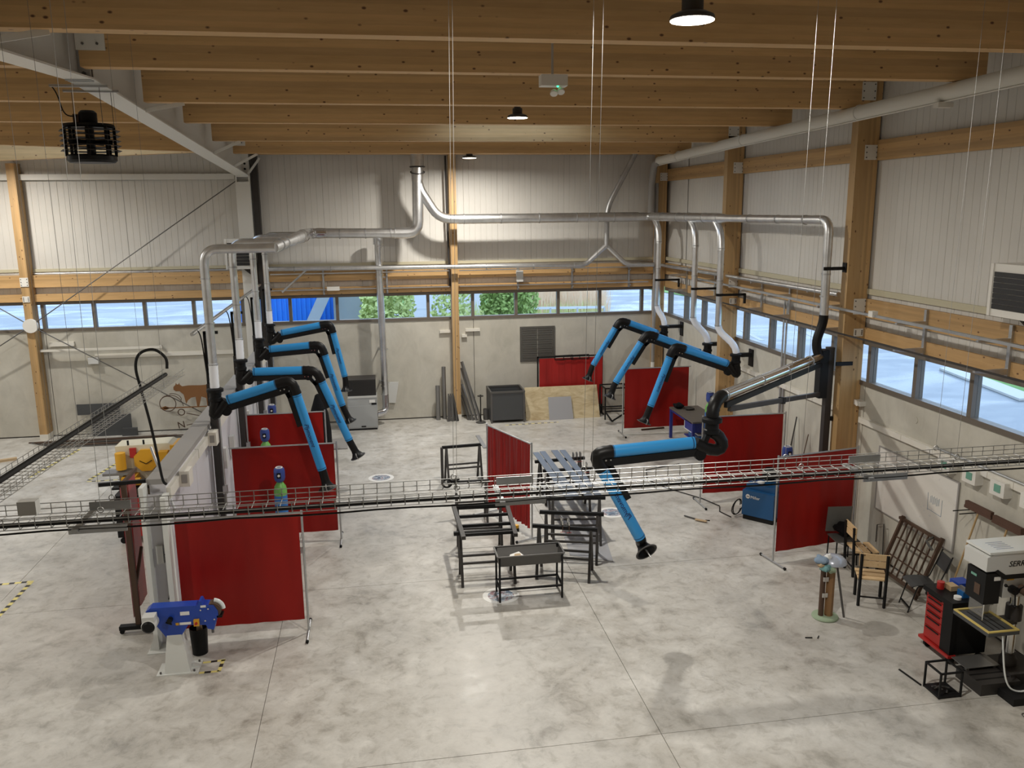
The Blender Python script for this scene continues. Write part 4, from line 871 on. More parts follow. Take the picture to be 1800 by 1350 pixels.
# cow weather vane, letters and steel plates in the next bay
ww = thing('weather_vane','rusty weather vane with a steel cow, an arrow and compass letters','weather vane',(-5.3,24.5,0))
cow = [(-5.86,1.21),(-5.80,1.27),(-5.78,1.33),(-5.76,1.28),(-5.72,1.28),(-5.69,1.33),(-5.68,1.27),(-5.62,1.22),(-5.45,1.24),(-5.1,1.23),(-4.95,1.24),(-4.90,1.15),(-4.90,.80),(-4.93,.60),(-4.98,.60),(-4.99,.85),(-5.12,.90),(-5.20,.62),(-5.26,.62),(-5.28,.90),(-5.40,.88),(-5.50,.80),(-5.55,.70),(-5.6,.98),(-5.70,1.08),(-5.80,1.08),(-5.86,1.13)]
obj('cow_plate', MB().prism(cow[::-1],(.08,24.6,.13),(1,0,0),(0,0,1),(0,.01,0)), 'rust', ww, smooth=False)
obj('arrow', MB().bar((-6.1,24.61,.735),(-4.7,24.61,.735),.02,.03).prism([(-6.20,.60),(-6.05,.66),(-5.92,.60),(-6.05,.54)],(0,24.6,.135),(1,0,0),(0,0,1),(0,.015,0)), 'rust', ww, smooth=False)
obj('scroll', MB().torus((-5.97,24.6,.86),.22,.012,(0,1,0),24,6).tube(bez((-6.10,24.6,1.05),(-5.85,24.6,1.2),(-5.60,24.6,1.05),(-5.55,24.6,.78),12),.010,6).tube(bez((-5.9,24.6,1.15),(-5.7,24.6,1.18),(-5.57,24.6,1.05),(-5.60,24.6,.95),10),.010,6), 'dark_rust', ww)
obj('mast', MB().cyl((-4.82,24.6,0),(-4.82,24.6,1.25),.025,n=8), 'dark_rust', ww)
obj('letter_rod', MB().tube([(-4.82,24.6,.38),(-5.48,24.55,.58)],.012,6), 'dark_rust', ww); obj('letter_rod', MB().tube([(-4.82,24.6,.34),(-5.50,24.55,.22)],.012,6), 'dark_rust', ww)
text('letter','O',.28,'dark_rust',(-5.61,24.54,.60),(1,0,0),(0,0,1),ww,.006); text('letter','N',.28,'dark_rust',(-5.64,24.54,.23),(1,0,.15),(0,0,1),ww,.006)
for a,l in (((-8.44,-7.30,.62,.93,24.70),'long grey steel plate leaning against the back wall past the timber post'),((-8.08,-7.0,.0,.62,24.62),'dark grey steel plate leaning below the long plate on the back wall'),((-7.25,-6.85,.0,.22,24.5),'small dark steel block on the floor by the leaning plates')):
    o = obj('steel_plate', MB().box(a[0],a[1],a[4],a[4]+.12 if a[3] < .3 else a[4]+.02,a[2],a[3]), 'bar_steel', smooth=False); tag(o,l,'steel plate')
for k in range(10):
    o = obj('flat_bar', MB().bar((-9.6+.25*k*.4,24.2-.07*k,.02+.012*(k%3)),(-6.0+.28*(k%4),24.3-.08*k,.02+.012*(k%3)),.06,.02), 'raw_steel' if k%2 else 'dark_rust', smooth=False); tag(o,'long steel flat bar lying on the floor along the back wall','steel bar','flat bars on the floor of the next bay')
for p,q,w,l in (((-10.6,22.0),(-9.3,22.6),.12,'brown timber offcut lying on the floor past the timber post'),((-10.8,20.9),(-9.8,21.3),.15,'short brown timber offcut lying on open floor'),((-10.5,21.5),(-9.4,21.6),.06,'dark bent steel offcut lying between the timber offcuts')):
    o = obj('timber_offcut', MB().bar((*p,.03),(*q,.03),w,.06), 'cardboard' if w > .1 else 'dark_rust', smooth=False); tag(o,l,'offcut')
# ironworker machine
iw = thing('ironworker','cream and yellow punching and shearing machine beyond the partition','machine',(-4.9,17.6,0))
obj('body', MB().box(-5.28,-4.30,17.35,17.85,.25,1.08).prism([(-5.30,1.08),(-4.16,1.08),(-4.16,1.56),(-4.28,1.62),(-5.30,1.60)][::-1],(0,17.35,0),(1,0,0),(0,0,1),(0,.5,0)), 'cream', iw, smooth=False)
obj('stand', MB().box(-5.20,-4.40,17.40,17.80,0,.25), 'cabinet_grey', iw, smooth=False)
obj('end_cover', MB().box(-4.24,-4.10,17.30,17.85,1.20,1.58), 'yellow', iw, smooth=False)
oc = [(.24*math.cos(PI/8+k*PI/4),.24*math.sin(PI/8+k*PI/4)) for k in range(8)]
dc = obj('disc_cover', MB().prism(oc[::-1],(-4.72,17.28,1.30),(1,0,0),(0,0,1),(0,.07,0)), 'yellow', iw, smooth=False)
obj('disc_mark', MB().bar((-4.84,17.275,1.30),(-4.72,17.275,1.23),.012,.012).bar((-4.72,17.275,1.23),(-4.60,17.275,1.30),.012,.012), 'black_plastic', dc, smooth=False)
obj('punch_head', MB().cyl((-5.18,17.22,1.16),(-5.18,17.22,1.50),.10,n=14), 'yellow', iw); obj('punch_table', MB().box(-5.50,-4.98,17.05,17.35,1.08,1.13), 'raw_steel_light', iw, smooth=False)
obj('hold_down', MB().box(-4.45,-4.28,17.2,17.35,1.22,1.48), 'yellow', iw, smooth=False); obj('control_panel', MB().box(-5.02,-4.90,17.30,17.35,1.36,1.56), 'tool_red', iw, smooth=False)
obj('side_table', MB().box(-5.14,-4.88,17.0,17.35,.88,1.04).cyl((-4.98,17.02,.95),(-4.78,17.02,.95),.08,n=12), 'yellow', iw); obj('shelf', MB().box(-5.34,-4.36,17.0,17.35,.80,.84), 'steel_black', iw, smooth=False)
obj('lever', MB().cyl((-5.06,17.4,1.58),(-5.06,17.4,1.70),.02,n=8), 'black_plastic', iw); obj('lever', MB().cyl((-4.76,17.4,1.58),(-4.76,17.4,1.70),.02,n=8), 'black_plastic', iw)
obj('back_gauge', MB().box(-4.40,-3.72,17.1,17.5,1.06,1.10), 'raw_steel', iw, smooth=False)
rc = thing('tool_trolley','narrow red tool trolley with dark end panel before the cream machine','trolley',(-4.75,16.2,0))
obj('cabinet', MB().box(-4.92,-4.2,16.1,16.5,.14,.92), 'tool_red', rc, smooth=False); obj('end_panel', MB().box(-5.03,-4.92,16.08,16.52,.14,.97), 'steel_black', rc, smooth=False); obj('top', MB().box(-4.92,-4.2,16.1,16.5,.92,.96), 'black_plastic', rc, smooth=False)
for x in (-4.95,-4.3): 
    for y in (16.15,16.45): obj('caster', MB().cyl((x,y-.02,.06),(x,y+.02,.06),.06,n=12), 'black_plastic', rc)
o = obj('work_lamp', MB().lathe([(.03,.97),(.085,.99),(.09,1.05),(.06,1.10),(.03,1.11)],(-4.82,16.3,0),14), 'machine_white'); tag(o,'white round lamp head lying on the red trolley','lamp')

# ================================================================ SAWHORSES AND STEEL
def sawhorse(label, p, q, z=.86, spread=.27, beam=.06, rail=True):
    a = Vector((*p,z)); b = Vector((*q,z)); d = (b-a).normalized(); n = Vector((-d.y,d.x,0)); t = thing('sawhorse', label, 'sawhorse', ((a.x+b.x)/2,(a.y+b.y)/2,0), 'black steel sawhorses')
    obj('top_beam', MB().bar(a,b,beam,beam), 'steel_black', t, smooth=False)
    for f in (.10,.90):
        c = a.lerp(b,f)
        for s in (-1,1): obj('leg', MB().bar(c+n*(s*.02)-Vector((0,0,.02)),Vector((c.x,c.y,0))+n*(s*spread),.045,.045), 'steel_dark', t, smooth=False)
    if rail:
        for s in (-1,1):
            h = .38; k = 1-h/z; obj('lower_rail', MB().bar(a.lerp(b,.10)*1+n*(s*(.02+(spread-.02)*k))-Vector((0,0,z-h)),a.lerp(b,.90)+n*(s*(.02+(spread-.02)*k))-Vector((0,0,z-h)),.035,.035), 'steel_dark', t, smooth=False)
    return t
sawhorse('black steel sawhorse under the ladder frame end beside the trough stand',(1.13,13.31),(2.24,13.29)); sawhorse('black steel sawhorse under the ladder frame end away from the trough stand',(1.22,14.55),(2.2,14.5)); sawhorse('black steel sawhorse beside the ribbed red screen, third from the trough stand',(1.36,16.0),(2.1,15.98)); sawhorse('black steel sawhorse carrying only a short grey flat, last in the ladder frame row',(1.36,18.57),(2.33,18.66))
sawhorse('black steel sawhorse at an angle beside the trough stand',(2.50,13.42),(3.55,13.03)); sawhorse('black steel sawhorse with a clamp, second from the trough stand on the flats side',(2.75,14.05),(3.85,13.72)); sawhorse('black steel sawhorse under the flat ends beside the trough stand',(3.02,14.72),(4.11,14.56)); sawhorse('black steel sawhorse under the middle of the bluish flats',(3.28,16.41),(4.34,16.36)); sawhorse('black steel sawhorse with three clamps under the flat ends before the filter cabinet',(3.24,17.07),(4.36,17.15))
lf = thing('ladder_frame','black welded ladder frame lying on two sawhorses','frame',(1.7,13.65,.89))
for p,q in (((1.26,12.93,.92),(1.24,14.5,.92)),((2.12,12.9,.92),(2.21,14.45,.92))): obj('stile', MB().bar(p,q,.07,.06), 'steel_dark', lf, smooth=False)
for y in (13.05,13.45,13.9,14.4): obj('rung', MB().bar((1.28,y+.02,.92),(2.15+.035*(y-13),y,.92),.045,.05), 'steel_black', lf, smooth=False)
o = obj('steel_post', MB().box(1.32,1.38,18.52,18.60,.0,.86), 'steel_dark', smooth=False); 
tag(o,'upright dark steel offcut standing at the sawhorse carrying the short grey flat','steel bar')
for k,(a,b,l) in enumerate((((3.36,17.6),(3.42,14.55),'bluish steel flat lying on the sawhorses, outermost beside the ribbed screen'),((3.52,17.65),(3.55,14.6),'bluish steel flat lying second from the ribbed screen side on the sawhorses'),((3.80,17.68),(3.80,14.55),'wide bluish steel flat lying in the middle pair on the sawhorses'),((3.98,17.66),(3.98,14.6),'bluish steel flat lying on the sawhorses, outermost beside the blue arm'))):
    o = obj('steel_flat', MB().bar((*a,.905),(*b,.905),.13 if k != 2 else .15,.02), 'bluish_steel', smooth=False); tag(o,l,'steel flat')
o = obj('steel_flat', MB().bar((2.27,19.3,.90),(2.31,18.2,.90),.09,.02), 'raw_steel_light', smooth=False); tag(o,'short grey steel flat lying alone on the last sawhorse of the ladder frame row','steel flat')
o = obj('floor_plate', MB().add([(3.3,14.0,.004),(4.0,13.6,.004),(4.3,15.6,.004),(3.5,15.9,.004),(3.3,14.0,.012),(4.0,13.6,.012),(4.3,15.6,.012),(3.5,15.9,.012)],[(0,3,2,1),(4,5,6,7),(0,1,5,4),(1,2,6,5),(2,3,7,6),(3,0,4,7)]), 'grey_sheet', smooth=False); o.location.z = 0; tag(o,'grey steel sheet lying on the floor under the bluish flats','sheet')
def clamp(x,y,z,l,m='raw_steel_light',s=1):
    t = thing('screw_clamp', l, 'clamp', (x,y,z-.12), 'screw clamps on the sawhorses'); obj('frame', MB().tube(rounded([(x,y-.05*s,z+.03),(x,y-.05*s,z+.10*s),(x,y+.05*s,z+.10*s),(x,y+.05*s,z-.10)],.03,3),.012,6), m, t); obj('spindle', MB().cyl((x,y-.05*s,z+.06),(x,y-.05*s,z-.10),.007,n=6), 'dark_rust', t); obj('handle', MB().cyl((x-.04,y-.05*s,z-.10),(x+.04,y-.05*s,z-.10),.005,n=6), 'tool_red', t)
clamp(4.10,17.12,.9,'screw clamp next to the flats, first of three on one sawhorse'); clamp(4.18,17.13,.9,'middle screw clamp of three on one sawhorse beside the flats'); clamp(4.26,17.14,.9,'screw clamp at the beam end, last of three on one sawhorse'); clamp(2.98,13.25,.9,'silver screw clamp on the angled sawhorse','chrome',1.3); clamp(3.08,13.2,.9,'second silver screw clamp on the angled sawhorse','chrome',1.3); clamp(4.2,16.36,.9,'silver screw clamp on the sawhorse under the middle of the flats','chrome')
tp = thing('angle_grinder','dark angle grinder with wheel lying at the sawhorse edge','grinder',(1.2,15.5,.7)); 
obj('guard', MB().torus((1.25,15.98,.86),.09,.02,(0,1,0.2),18,8), 'steel_black', tp); obj('body', MB().cyl((1.25,16.0,.88),(1.50,16.02,.93),.03,n=10), 'dark_grille', tp)
o = obj('yellow_tape_measure', MB().lathe([(.04,0),(.045,.02),(.04,.05)],(2.20,13.30,.89),14), 'yellow'); tag(o,'small yellow tape measure on the sawhorse by the ladder frame','tape measure')
# trough stand
tr_ = thing('trough_stand','steel trough on a black four-legged stand with paper inside','stand',(2.28,12.58,0))
zt = .78; oz = [(1.74,12.36),(2.82,12.36),(2.82,12.80),(1.74,12.80)]; bz_ = [(1.78,12.46),(2.78,12.46),(2.78,12.70),(1.78,12.70)]
for i in range(4):
    j = (i+1)%4; a,b,c,d = oz[i],oz[j],bz_[j],bz_[i]; nx = Vector((b[1]-a[1],a[0]-b[0],0)).normalized()*-.004
    mb = MB(); vs = [Vector((*a,zt)),Vector((*b,zt)),Vector((*c,zt-.20)),Vector((*d,zt-.20))]; vs += [v+nx for v in vs]; mb.add(vs,[(0,1,2,3),(7,6,5,4),(0,4,5,1),(1,5,6,2),(2,6,7,3),(3,7,4,0)]); obj('trough_side', mb, 'raw_steel', tr_, smooth=False)
obj('trough_bottom', MB().box(1.78,2.78,12.46,12.70,zt-.204,zt-.198), 'raw_steel', tr_, smooth=False)
for i in range(4):
    a,b = oz[i],oz[(i+1)%4]; obj('rim', MB().bar((*a,zt),(*b,zt),.025,.02), 'raw_steel', tr_, smooth=False)
for k in range(18): obj('grate_bar', MB().cyl((1.82+k*.053,12.46,zt-.14),(1.82+k*.053,12.70,zt-.14),.006,n=5), 'raw_steel_light', tr_)
for x,y in ((1.77,12.38),(2.79,12.38),(1.77,12.78),(2.79,12.78)): obj('leg', MB().bar((x,y,.0),(x,y,zt),.03,.03), 'steel_black', tr_, smooth=False)
for p,q in (((1.77,12.38,.22),(2.79,12.38,.22)),((1.77,12.78,.22),(2.79,12.78,.22)),((1.77,12.38,.22),(1.77,12.78,.22)),((2.79,12.38,.22),(2.79,12.78,.22))): obj('lower_rail', MB().bar(p,q,.03,.03), 'steel_black', tr_, smooth=False)
o = obj('paper_sheet', MB().prism([(0,0),(.26,.05),(.20,.17),(.05,.14)],(1.93,12.50,zt-.125),(1,0,.15),(0,1,.25),(0,0,.003)), 'paper', smooth=False); tag(o,'crumpled white paper lying in the steel trough','paper')
o = obj('cardboard_scrap', MB().prism([(0,0),(.13,.02),(.12,.09),(.03,.10)],(2.02,12.50,zt-.10),(1,0,.12),(0,1,.3),(0,0,.01)), 'cardboard', smooth=False); tag(o,'brown cardboard scrap lying on the paper in the trough','cardboard')
for p,q,w,m_,l in (((6.05,15.5,.02),(6.2,15.28,.02),.035,'raw_steel','thin steel strip lying on the floor before the blue welding machine'),((6.18,15.24,.03),(6.36,15.08,.03),.07,'cardboard','brown wooden brush lying on the floor before the blue welding machine'),((6.38,15.2,.01),(6.46,15.16,.01),.02,'steel_black','tiny black scrap lying on the floor beside the wooden brush'),((6.82,9.42,.01),(6.87,9.02,.01),.02,'steel_black','black steel rod lying on the floor beside the small black stand'),((6.0,10.45,.008),(6.10,10.43,.008),.012,'steel_black','thin black wire scrap lying on open floor by the mask post'),((6.17,10.40,.008),(6.22,10.46,.008),.012,'steel_black','short black wire scrap crossing open floor by the mask post')):
    o = obj('floor_scrap', MB().bar(p,q,w,.015), m_, smooth=False); tag(o,l,'scrap')
def blob(c, r, sz, seed, n=16, k=10):
    random.seed(seed); mb = MB().sphere((0,0,0),r,n,k,sz); ph = [random.random()*6 for _ in range(6)]
    mb.v = [tuple(Vector(c)+Vector(v)*(1+.22*math.sin(v[0]/r*4+ph[0])*math.sin(v[1]/r*4+ph[1])+.12*math.sin(v[2]/r*7+ph[2]+v[0]/r*5))) for v in mb.v]; return mb
# ================================================================ WELDING MACHINE
wm = thing('welding_machine','blue boxy welding machine on the floor before the red screens','welder',(7.5,15.1,0))
A0 = Vector((7.14,15.18,0)); dv = Vector((.62,-.72,0)).normalized(); nv = Vector((.76,.65,0)).normalized(); W_,D_,z0,z1 = .66,.75,.10,.62
cs = [A0,A0+dv*W_,A0+dv*W_+nv*D_,A0+nv*D_]
def hull(c,z0,z1): return MB().add([(p.x,p.y,z0) for p in c]+[(p.x,p.y,z1) for p in c],[(0,3,2,1),(4,5,6,7),(0,1,5,4),(1,2,6,5),(2,3,7,6),(3,0,4,7)])
obj('housing', hull(cs,z0,z1), 'welder_blue', wm, smooth=False); obj('plinth', hull([c+(A0+dv*.33+nv*.37-c)*.06 for c in cs],.0,.10), 'steel_black', wm, smooth=False)
tp_ = [A0+dv*.03+nv*.10,A0+dv*(W_-.03)+nv*.10,A0+dv*(W_-.03)+nv*(D_-.05),A0+dv*.03+nv*(D_-.05)]; obj('wire_feeder', hull(tp_,z1,z1+.12), 'welder_blue', wm, smooth=False)
f0 = A0-nv*.004
obj('logo_disc', MB().cyl(f0+dv*.12+Vector((0,0,.50)),f0-nv*.004+dv*.12+Vector((0,0,.50)),.045,n=20), 'paper', wm); obj('logo_mark', MB().bar(f0-nv*.006+dv*.09+Vector((0,0,.50)),f0-nv*.006+dv*.15+Vector((0,0,.50)),.004,.03), 'cap_grey', wm, smooth=False)
text('lettering','Miller',.085,'paper',f0-nv*.003+dv*.275+Vector((0,0,.493)),dv,(0,0,1),wm,.002)
for k,(a,b,c) in enumerate(((.35,.30,.14),(.15,.45,.2))): obj('cable_loop', MB().tube([A0+dv*(-.15+.02*math.sin(t*1.3))+nv*(.1+c*math.cos(t))+Vector((0,0,.03+.16*(1+math.sin(t)))) for t in [i*.42 for i in range(15)]],.011,6), 'rope_black', wm)
o = obj('welding_cable', MB().tube([(6.95,15.25,.02),(6.85,15.6,.02),(6.98,15.9,.02),(6.8,16.4,.02),(6.3,17.2,.02),(6.05,17.9,.02),(6.25,18.6,.02),(7.2,18.9,.02)],.011,6), 'rope_black'); tag(o,'black welding cable snaking over the floor behind the blue welding machine','cable')
o = obj('leather_glove', MB().sphere(A0+dv*.28+nv*.22+Vector((0,0,z1+.145)),.08,10,6,.4), 'paper'); tag(o,'pale glove lying on the blue welding machine','glove')
wh = thing('welding_helmet','black welding helmet resting on the back of the blue welding machine','helmet',A0+dv*.3+nv*.5+Vector((0,0,z1+.12))); hc = A0+dv*.32+nv*.52+Vector((0,0,z1+.26))
obj('shell', MB().lathe([(.10,-.14),(.135,-.06),(.14,.02),(.12,.09),(.07,.13),(.01,.145)],hc,16), 'black_plastic', wh); obj('visor', MB().obox(hc+Vector((-.06,-.115,.0)),(.11,.02,.07),.5), 'dark_grille', wh, smooth=False)
# ================================================================ WORKBENCH
wb_ = thing('workbench','blue-legged steel workbench along the window wall beside a red screen','workbench',(8.15,20.4,0))
obj('top', MB().box(7.80,8.62,19.62,21.36,.82,.86), 'bench_top', wb_, smooth=False)
for x in (7.84,8.56):
    for y in (19.68,21.30): obj('leg', MB().box(x-.035,x+.035,y-.035,y+.035,0,.82), 'bench_blue', wb_, smooth=False)
obj('rail', MB().box(7.82,7.86,19.7,21.28,.76,.82), 'bench_blue', wb_, smooth=False); obj('rail', MB().box(8.54,8.58,19.7,21.28,.30,.36), 'bench_blue', wb_, smooth=False); obj('shelf', MB().box(7.95,8.55,19.7,20.6,.28,.30), 'bench_blue', wb_, smooth=False)
dr_ = obj('drawer_unit', MB().box(7.84,8.30,19.72,20.25,.55,.80), 'bench_blue', wb_, smooth=False); obj('drawer_front', MB().box(7.825,7.84,19.74,20.23,.57,.78), 'bench_blue', dr_, smooth=False)
obj('front_edge', MB().box(7.82,7.842,19.71,20.26,.78,.80).box(7.82,7.842,19.71,20.26,.55,.57).box(7.82,7.842,19.71,19.73,.57,.78).box(7.82,7.842,20.24,20.26,.57,.78), 'machine_white', dr_, smooth=False)
o = obj('helmet_pile', blob((7.98,21.15,.93),.14,.55,6), 'jacket_black'); tag(o,'black cloth heap on the workbench corner by the red screen','cloth')
o = obj('cloth_rag', blob((8.2,20.95,.895),.13,.35,7), 'steel_dark'); tag(o,'dark rag lying on the workbench top','rag')
o = obj('storage_crate', MB().box(8.0,8.5,19.8,20.4,.302,.42), 'vise_blue', smooth=False); tag(o,'blue crate on the shelf under the workbench','crate')
o = obj('paper_stack', MB().box(8.05,8.45,19.85,20.3,.422,.46), 'paper', smooth=False); tag(o,'pale paper stack on the blue crate under the workbench','paper')
o = obj('floor_bar', MB().bar((7.3,22.2,.02),(8.0,22.3,.02),.05,.04), 'dark_rust', smooth=False); tag(o,'dark steel bar on the floor behind the red screen of the workbench','steel bar')
o = obj('leaning_pole', MB().cyl((8.15,15.6,0),(8.66,16.0,1.85),.014,n=8), 'steel_dark'); tag(o,'thin dark pole leaning on the window wall beside a red screen','pole')
o = obj('leaning_pole', MB().cyl((8.25,15.3,0),(8.67,15.5,1.6),.010,n=8), 'dark_rust'); tag(o,'thin brown rod leaning on the window wall beside the dark pole','pole')

# ================================================================ CHAIRS
def rotpt(c, rz): 
    M3 = Matrix.Rotation(rz,3,'Z'); c = Vector(c); return lambda x,y,z: c+M3@Vector((x,y,z))
def wood_chair(label, c, rz):
    """origin at seat centre on the floor, back at -y"""
    t = thing('slatted_chair', label, 'chair', c, 'wooden slatted chairs'); f = rotpt(c,rz); w,d = .19,.20
    for s in (-1,1):
        obj('leg', MB().bar(f(s*w,-d,0),f(s*w,-d-.03,.88),.035,.035), 'steel_black', t, smooth=False)
        obj('leg', MB().bar(f(s*w,d,0),f(s*w,d-.01,.44),.035,.035), 'steel_black', t, smooth=False)
        obj('side_rail', MB().bar(f(s*w,-d,.42),f(s*w,d,.42),.03,.04), 'steel_black', t, smooth=False)
    obj('stretcher', MB().bar(f(-w,-d,.16),f(w,-d,.16),.02,.02), 'steel_black', t, smooth=False)
    for k in range(3): obj('seat_slat', MB().bar(f(-w-.03,-d+.06+k*.145,.455),f(w+.03,-d+.06+k*.145,.455),.105,.022), 'chair_slat', t, smooth=False)
    for k in range(2): obj('back_slat', MB().bar(f(-w-.03,-d-.005,.72+k*.115),f(w+.03,-d-.005,.72+k*.115),.022,.10), 'chair_slat', t, smooth=False)
wood_chair('pale wooden slatted chair with black legs, its back turned to the mask post',(7.58,11.36,0),-.42)
wood_chair('pale wooden slatted chair turned sideways toward the window wall, behind another slatted chair',(8.05,12.38,0),-1.75)
mc = thing('steel_chair','dark steel chair with a plate back, black backpack on its seat','chair',(7.98,12.8,0))
f = rotpt((7.98,12.86,0),-.12)
obj('seat', MB().obox(f(0,-.02,.455),(.42,.40,.015),-.12), 'chair_steel', mc, smooth=False); obj('backrest', MB().obox(f(0,.22,.72),(.44,.015,.48),-.12,.12), 'chair_steel', mc, smooth=False)
for x in (-.19,.19):
    for y in (-.18,.18): obj('leg', MB().bar(f(x,y,0),f(x*.95,y*.95,.45),.018,.018), 'steel_black', mc, smooth=False)
obj('stretcher', MB().bar(f(-.19,-.18,.2),f(.19,-.18,.2),.014,.014), 'steel_black', mc, smooth=False)
o = obj('backpack', blob(f(.05,.06,.585),.17,.72,5), 'jacket_black'); tag(o,'black backpack slumped on the dark steel chair','backpack')
fc2 = thing('curved_chair','dark thin-framed chair with a curved plate seat facing away from the window wall','chair',(8.2,11.05,0)); f = rotpt((8.2,11.02,0),1.35)
pr = [(-.20,.43),(-.1,.455),(.0,.46),(.12,.45),(.2,.425)]
for nm,w in (('seat',.38),):
    mb = MB()
    for i in range(len(pr)-1):
        a,b = pr[i],pr[i+1]; mb.add([f(-w/2,a[0],a[1]),f(w/2,a[0],a[1]),f(w/2,b[0],b[1]),f(-w/2,b[0],b[1]),f(-w/2,a[0],a[1]+.012),f(w/2,a[0],a[1]+.012),f(w/2,b[0],b[1]+.012),f(-w/2,b[0],b[1]+.012)],[(0,3,2,1),(4,5,6,7),(0,1,5,4),(1,2,6,5),(2,3,7,6),(3,0,4,7)])
    obj('seat', mb, 'bar_steel', fc2, smooth=False)
obj('backrest', MB().add([f(-.18,-.30,.66),f(.18,-.30,.66),f(.18,-.36,.88),f(-.18,-.36,.88),f(-.18,-.315,.66),f(.18,-.315,.66),f(.18,-.375,.88),f(-.18,-.375,.88)],[(0,3,2,1),(4,5,6,7),(0,1,5,4),(1,2,6,5),(2,3,7,6),(3,0,4,7)]), 'bar_steel', fc2, smooth=False)
for x in (-.17,.17):
    obj('leg', MB().tube(rounded([f(x,.22,0),f(x,.10,.44),f(x,-.2,.44),f(x,-.38,.92)],.05,4),.010,6), 'steel_black', fc2); obj('leg', MB().tube([f(x,-.24,0),f(x,-.12,.44)],.010,6), 'steel_black', fc2)
obj('foot_bar', MB().bar(f(-.17,.2,.08),f(.17,.2,.08),.02,.02), 'steel_black', fc2, smooth=False)
lr = thing('welded_grille','rusty black welded grille leaning against the wall below the whiteboard','grille',(8.5,11.8,0))
def L3(y,z,d=0): return Vector((8.30+.36*z/1.05+d,y,z))
for y in (11.25,12.25): obj('stile', MB().bar(L3(y,.02),L3(y-.05,1.05),.05,.05), 'dark_rust', lr, smooth=False)
for z in (.12,1.0): obj('rail', MB().bar(L3(11.2,z),L3(12.28,z),.045,.045), 'dark_rust', lr, smooth=False)
for k in range(6): obj('bar', MB().bar(L3(11.4+k*.14,.1),L3(11.36+k*.14,1.0),.022,.022), 'dark_rust', lr, smooth=False)
for z in (.4,.7): obj('cross_bar', MB().bar(L3(11.25,z),L3(12.22,z),.018,.018), 'dark_rust', lr, smooth=False)
o = obj('bent_bracket', MB().tube([(8.62,11.38,1.0),(8.45,11.30,.98),(8.5,11.2,.86)],.02,6), 'raw_steel'); tag(o,'bent grey steel bracket hung on the leaning grille','bracket')
o = obj('wire_frame', MB().tube([(8.66,12.92,.30),(8.66,12.92,.62),(8.64,12.70,.72),(8.62,12.62,.02)],.010,6), 'steel_dark'); tag(o,'thin bent dark rod leaning on the wall beside the steel chair','rod')
# ================================================================ MASK POST
mp = thing('mask_post','brown wooden post stand on a green round foot, work gear heaped on top','stand',(6.62,11.0,0))
obj('foot', MB().lathe([(.19,0),(.20,.015),(.19,.035),(.15,.045)],(6.62,11.0,0),24), 'green_pad', mp)
obj('main_post', MB().lathe([(.065,.04),(.065,.86)],(6.66,10.98,0),8), 'post_wood', mp, smooth=False); obj('side_post', MB().cyl((6.54,10.99,.04),(6.54,10.99,.80),.04,n=10), 'dark_rust', mp); 
for z in (.36,.62): obj('clip', MB().box(6.52,6.60,10.93,10.96,z,z+.07), 'chrome', mp, smooth=False)
obj('crossbar', MB().box(6.46,6.82,10.94,11.04,.84,.88), 'post_wood', mp, smooth=False)
vs_ = thing('face_shield','clear bluish face shield lying on top of the mask post','face shield',(6.72,11.0,.88)); obj('visor', MB().lathe([(.20,.0),(.19,.04),(.14,.09),(.06,.115),(.01,.12)],(6.71,11.02,.885),20), 'cloth_grey', vs_); obj('headband', MB().torus((6.69,10.99,.91),.11,.012,(.2,.1,1),18,6), 'black_plastic', vs_)
for c,r,s,m_,l,nm in (((6.50,11.0,.95),.11,.5,'cloth_blue','blue-grey work mask on the mask post','work_mask'),((6.52,10.90,.86),.085,.6,'cloth_teal','teal work glove hanging on the mask post','work_glove'),((6.60,10.88,.83),.06,.8,'green_pad','pale green glove hanging on the mask post','work_glove'),((6.60,10.98,1.00),.05,.9,'paper','white round cup on the heap of the mask post','cup'),((6.45,10.92,.90),.05,.6,'cardboard','tan leather glove on the mask post','leather_glove')):
    o = obj(nm, blob(c,r,s,len(l)), m_); tag(o,l,nm.split('_')[-1])
o = obj('steel_stick', MB().cyl((6.90,10.94,0),(6.77,11.0,.80),.017,n=8), 'raw_steel'); tag(o,'thin grey stick leaning against the mask post','stick')
# ================================================================ TOOL CABINET
tc_ = thing('tool_cabinet','black wheeled tool cabinet with red drawers beside the drill press','tool cabinet',(7.8,9.7,0))
obj('body', MB().box(7.56,8.08,9.40,9.98,.15,.86), 'steel_black', tc_, smooth=False); obj('top_tray', MB().box(7.50,8.12,9.38,10.0,.86,.93), 'black_plastic', tc_, smooth=False)
obj('corner_post', MB().box(7.525,7.60,9.385,9.59,.16,.86), 'black_plastic', tc_, smooth=False); obj('base_rim', MB().box(7.50,7.62,9.37,10.01,.12,.16), 'tool_red', tc_, smooth=False)
zz = [.17,.36,.50,.60,.70,.80,.855]
for a,b in zip(zz[:-1],zz[1:]):
    d = obj('drawer', MB().box(7.535,7.56,9.60,9.95,a+.006,b-.006), 'tool_red', tc_, smooth=False); obj('pull', MB().box(7.522,7.535,9.64,9.91,b-.03,b-.015), 'steel_black', d, smooth=False)
obj('push_handle', MB().tube(rounded([(7.60,10.02,.75),(7.60,10.08,.75),(8.0,10.08,.75),(8.0,10.02,.75)],.04,4),.014,8), 'black_plastic', tc_)
for x in (7.60,8.04):
    for y in (9.45,9.93): obj('caster', MB().cyl((x,y-.02,.06),(x,y+.02,.06),.06,n=14), 'black_plastic', tc_)
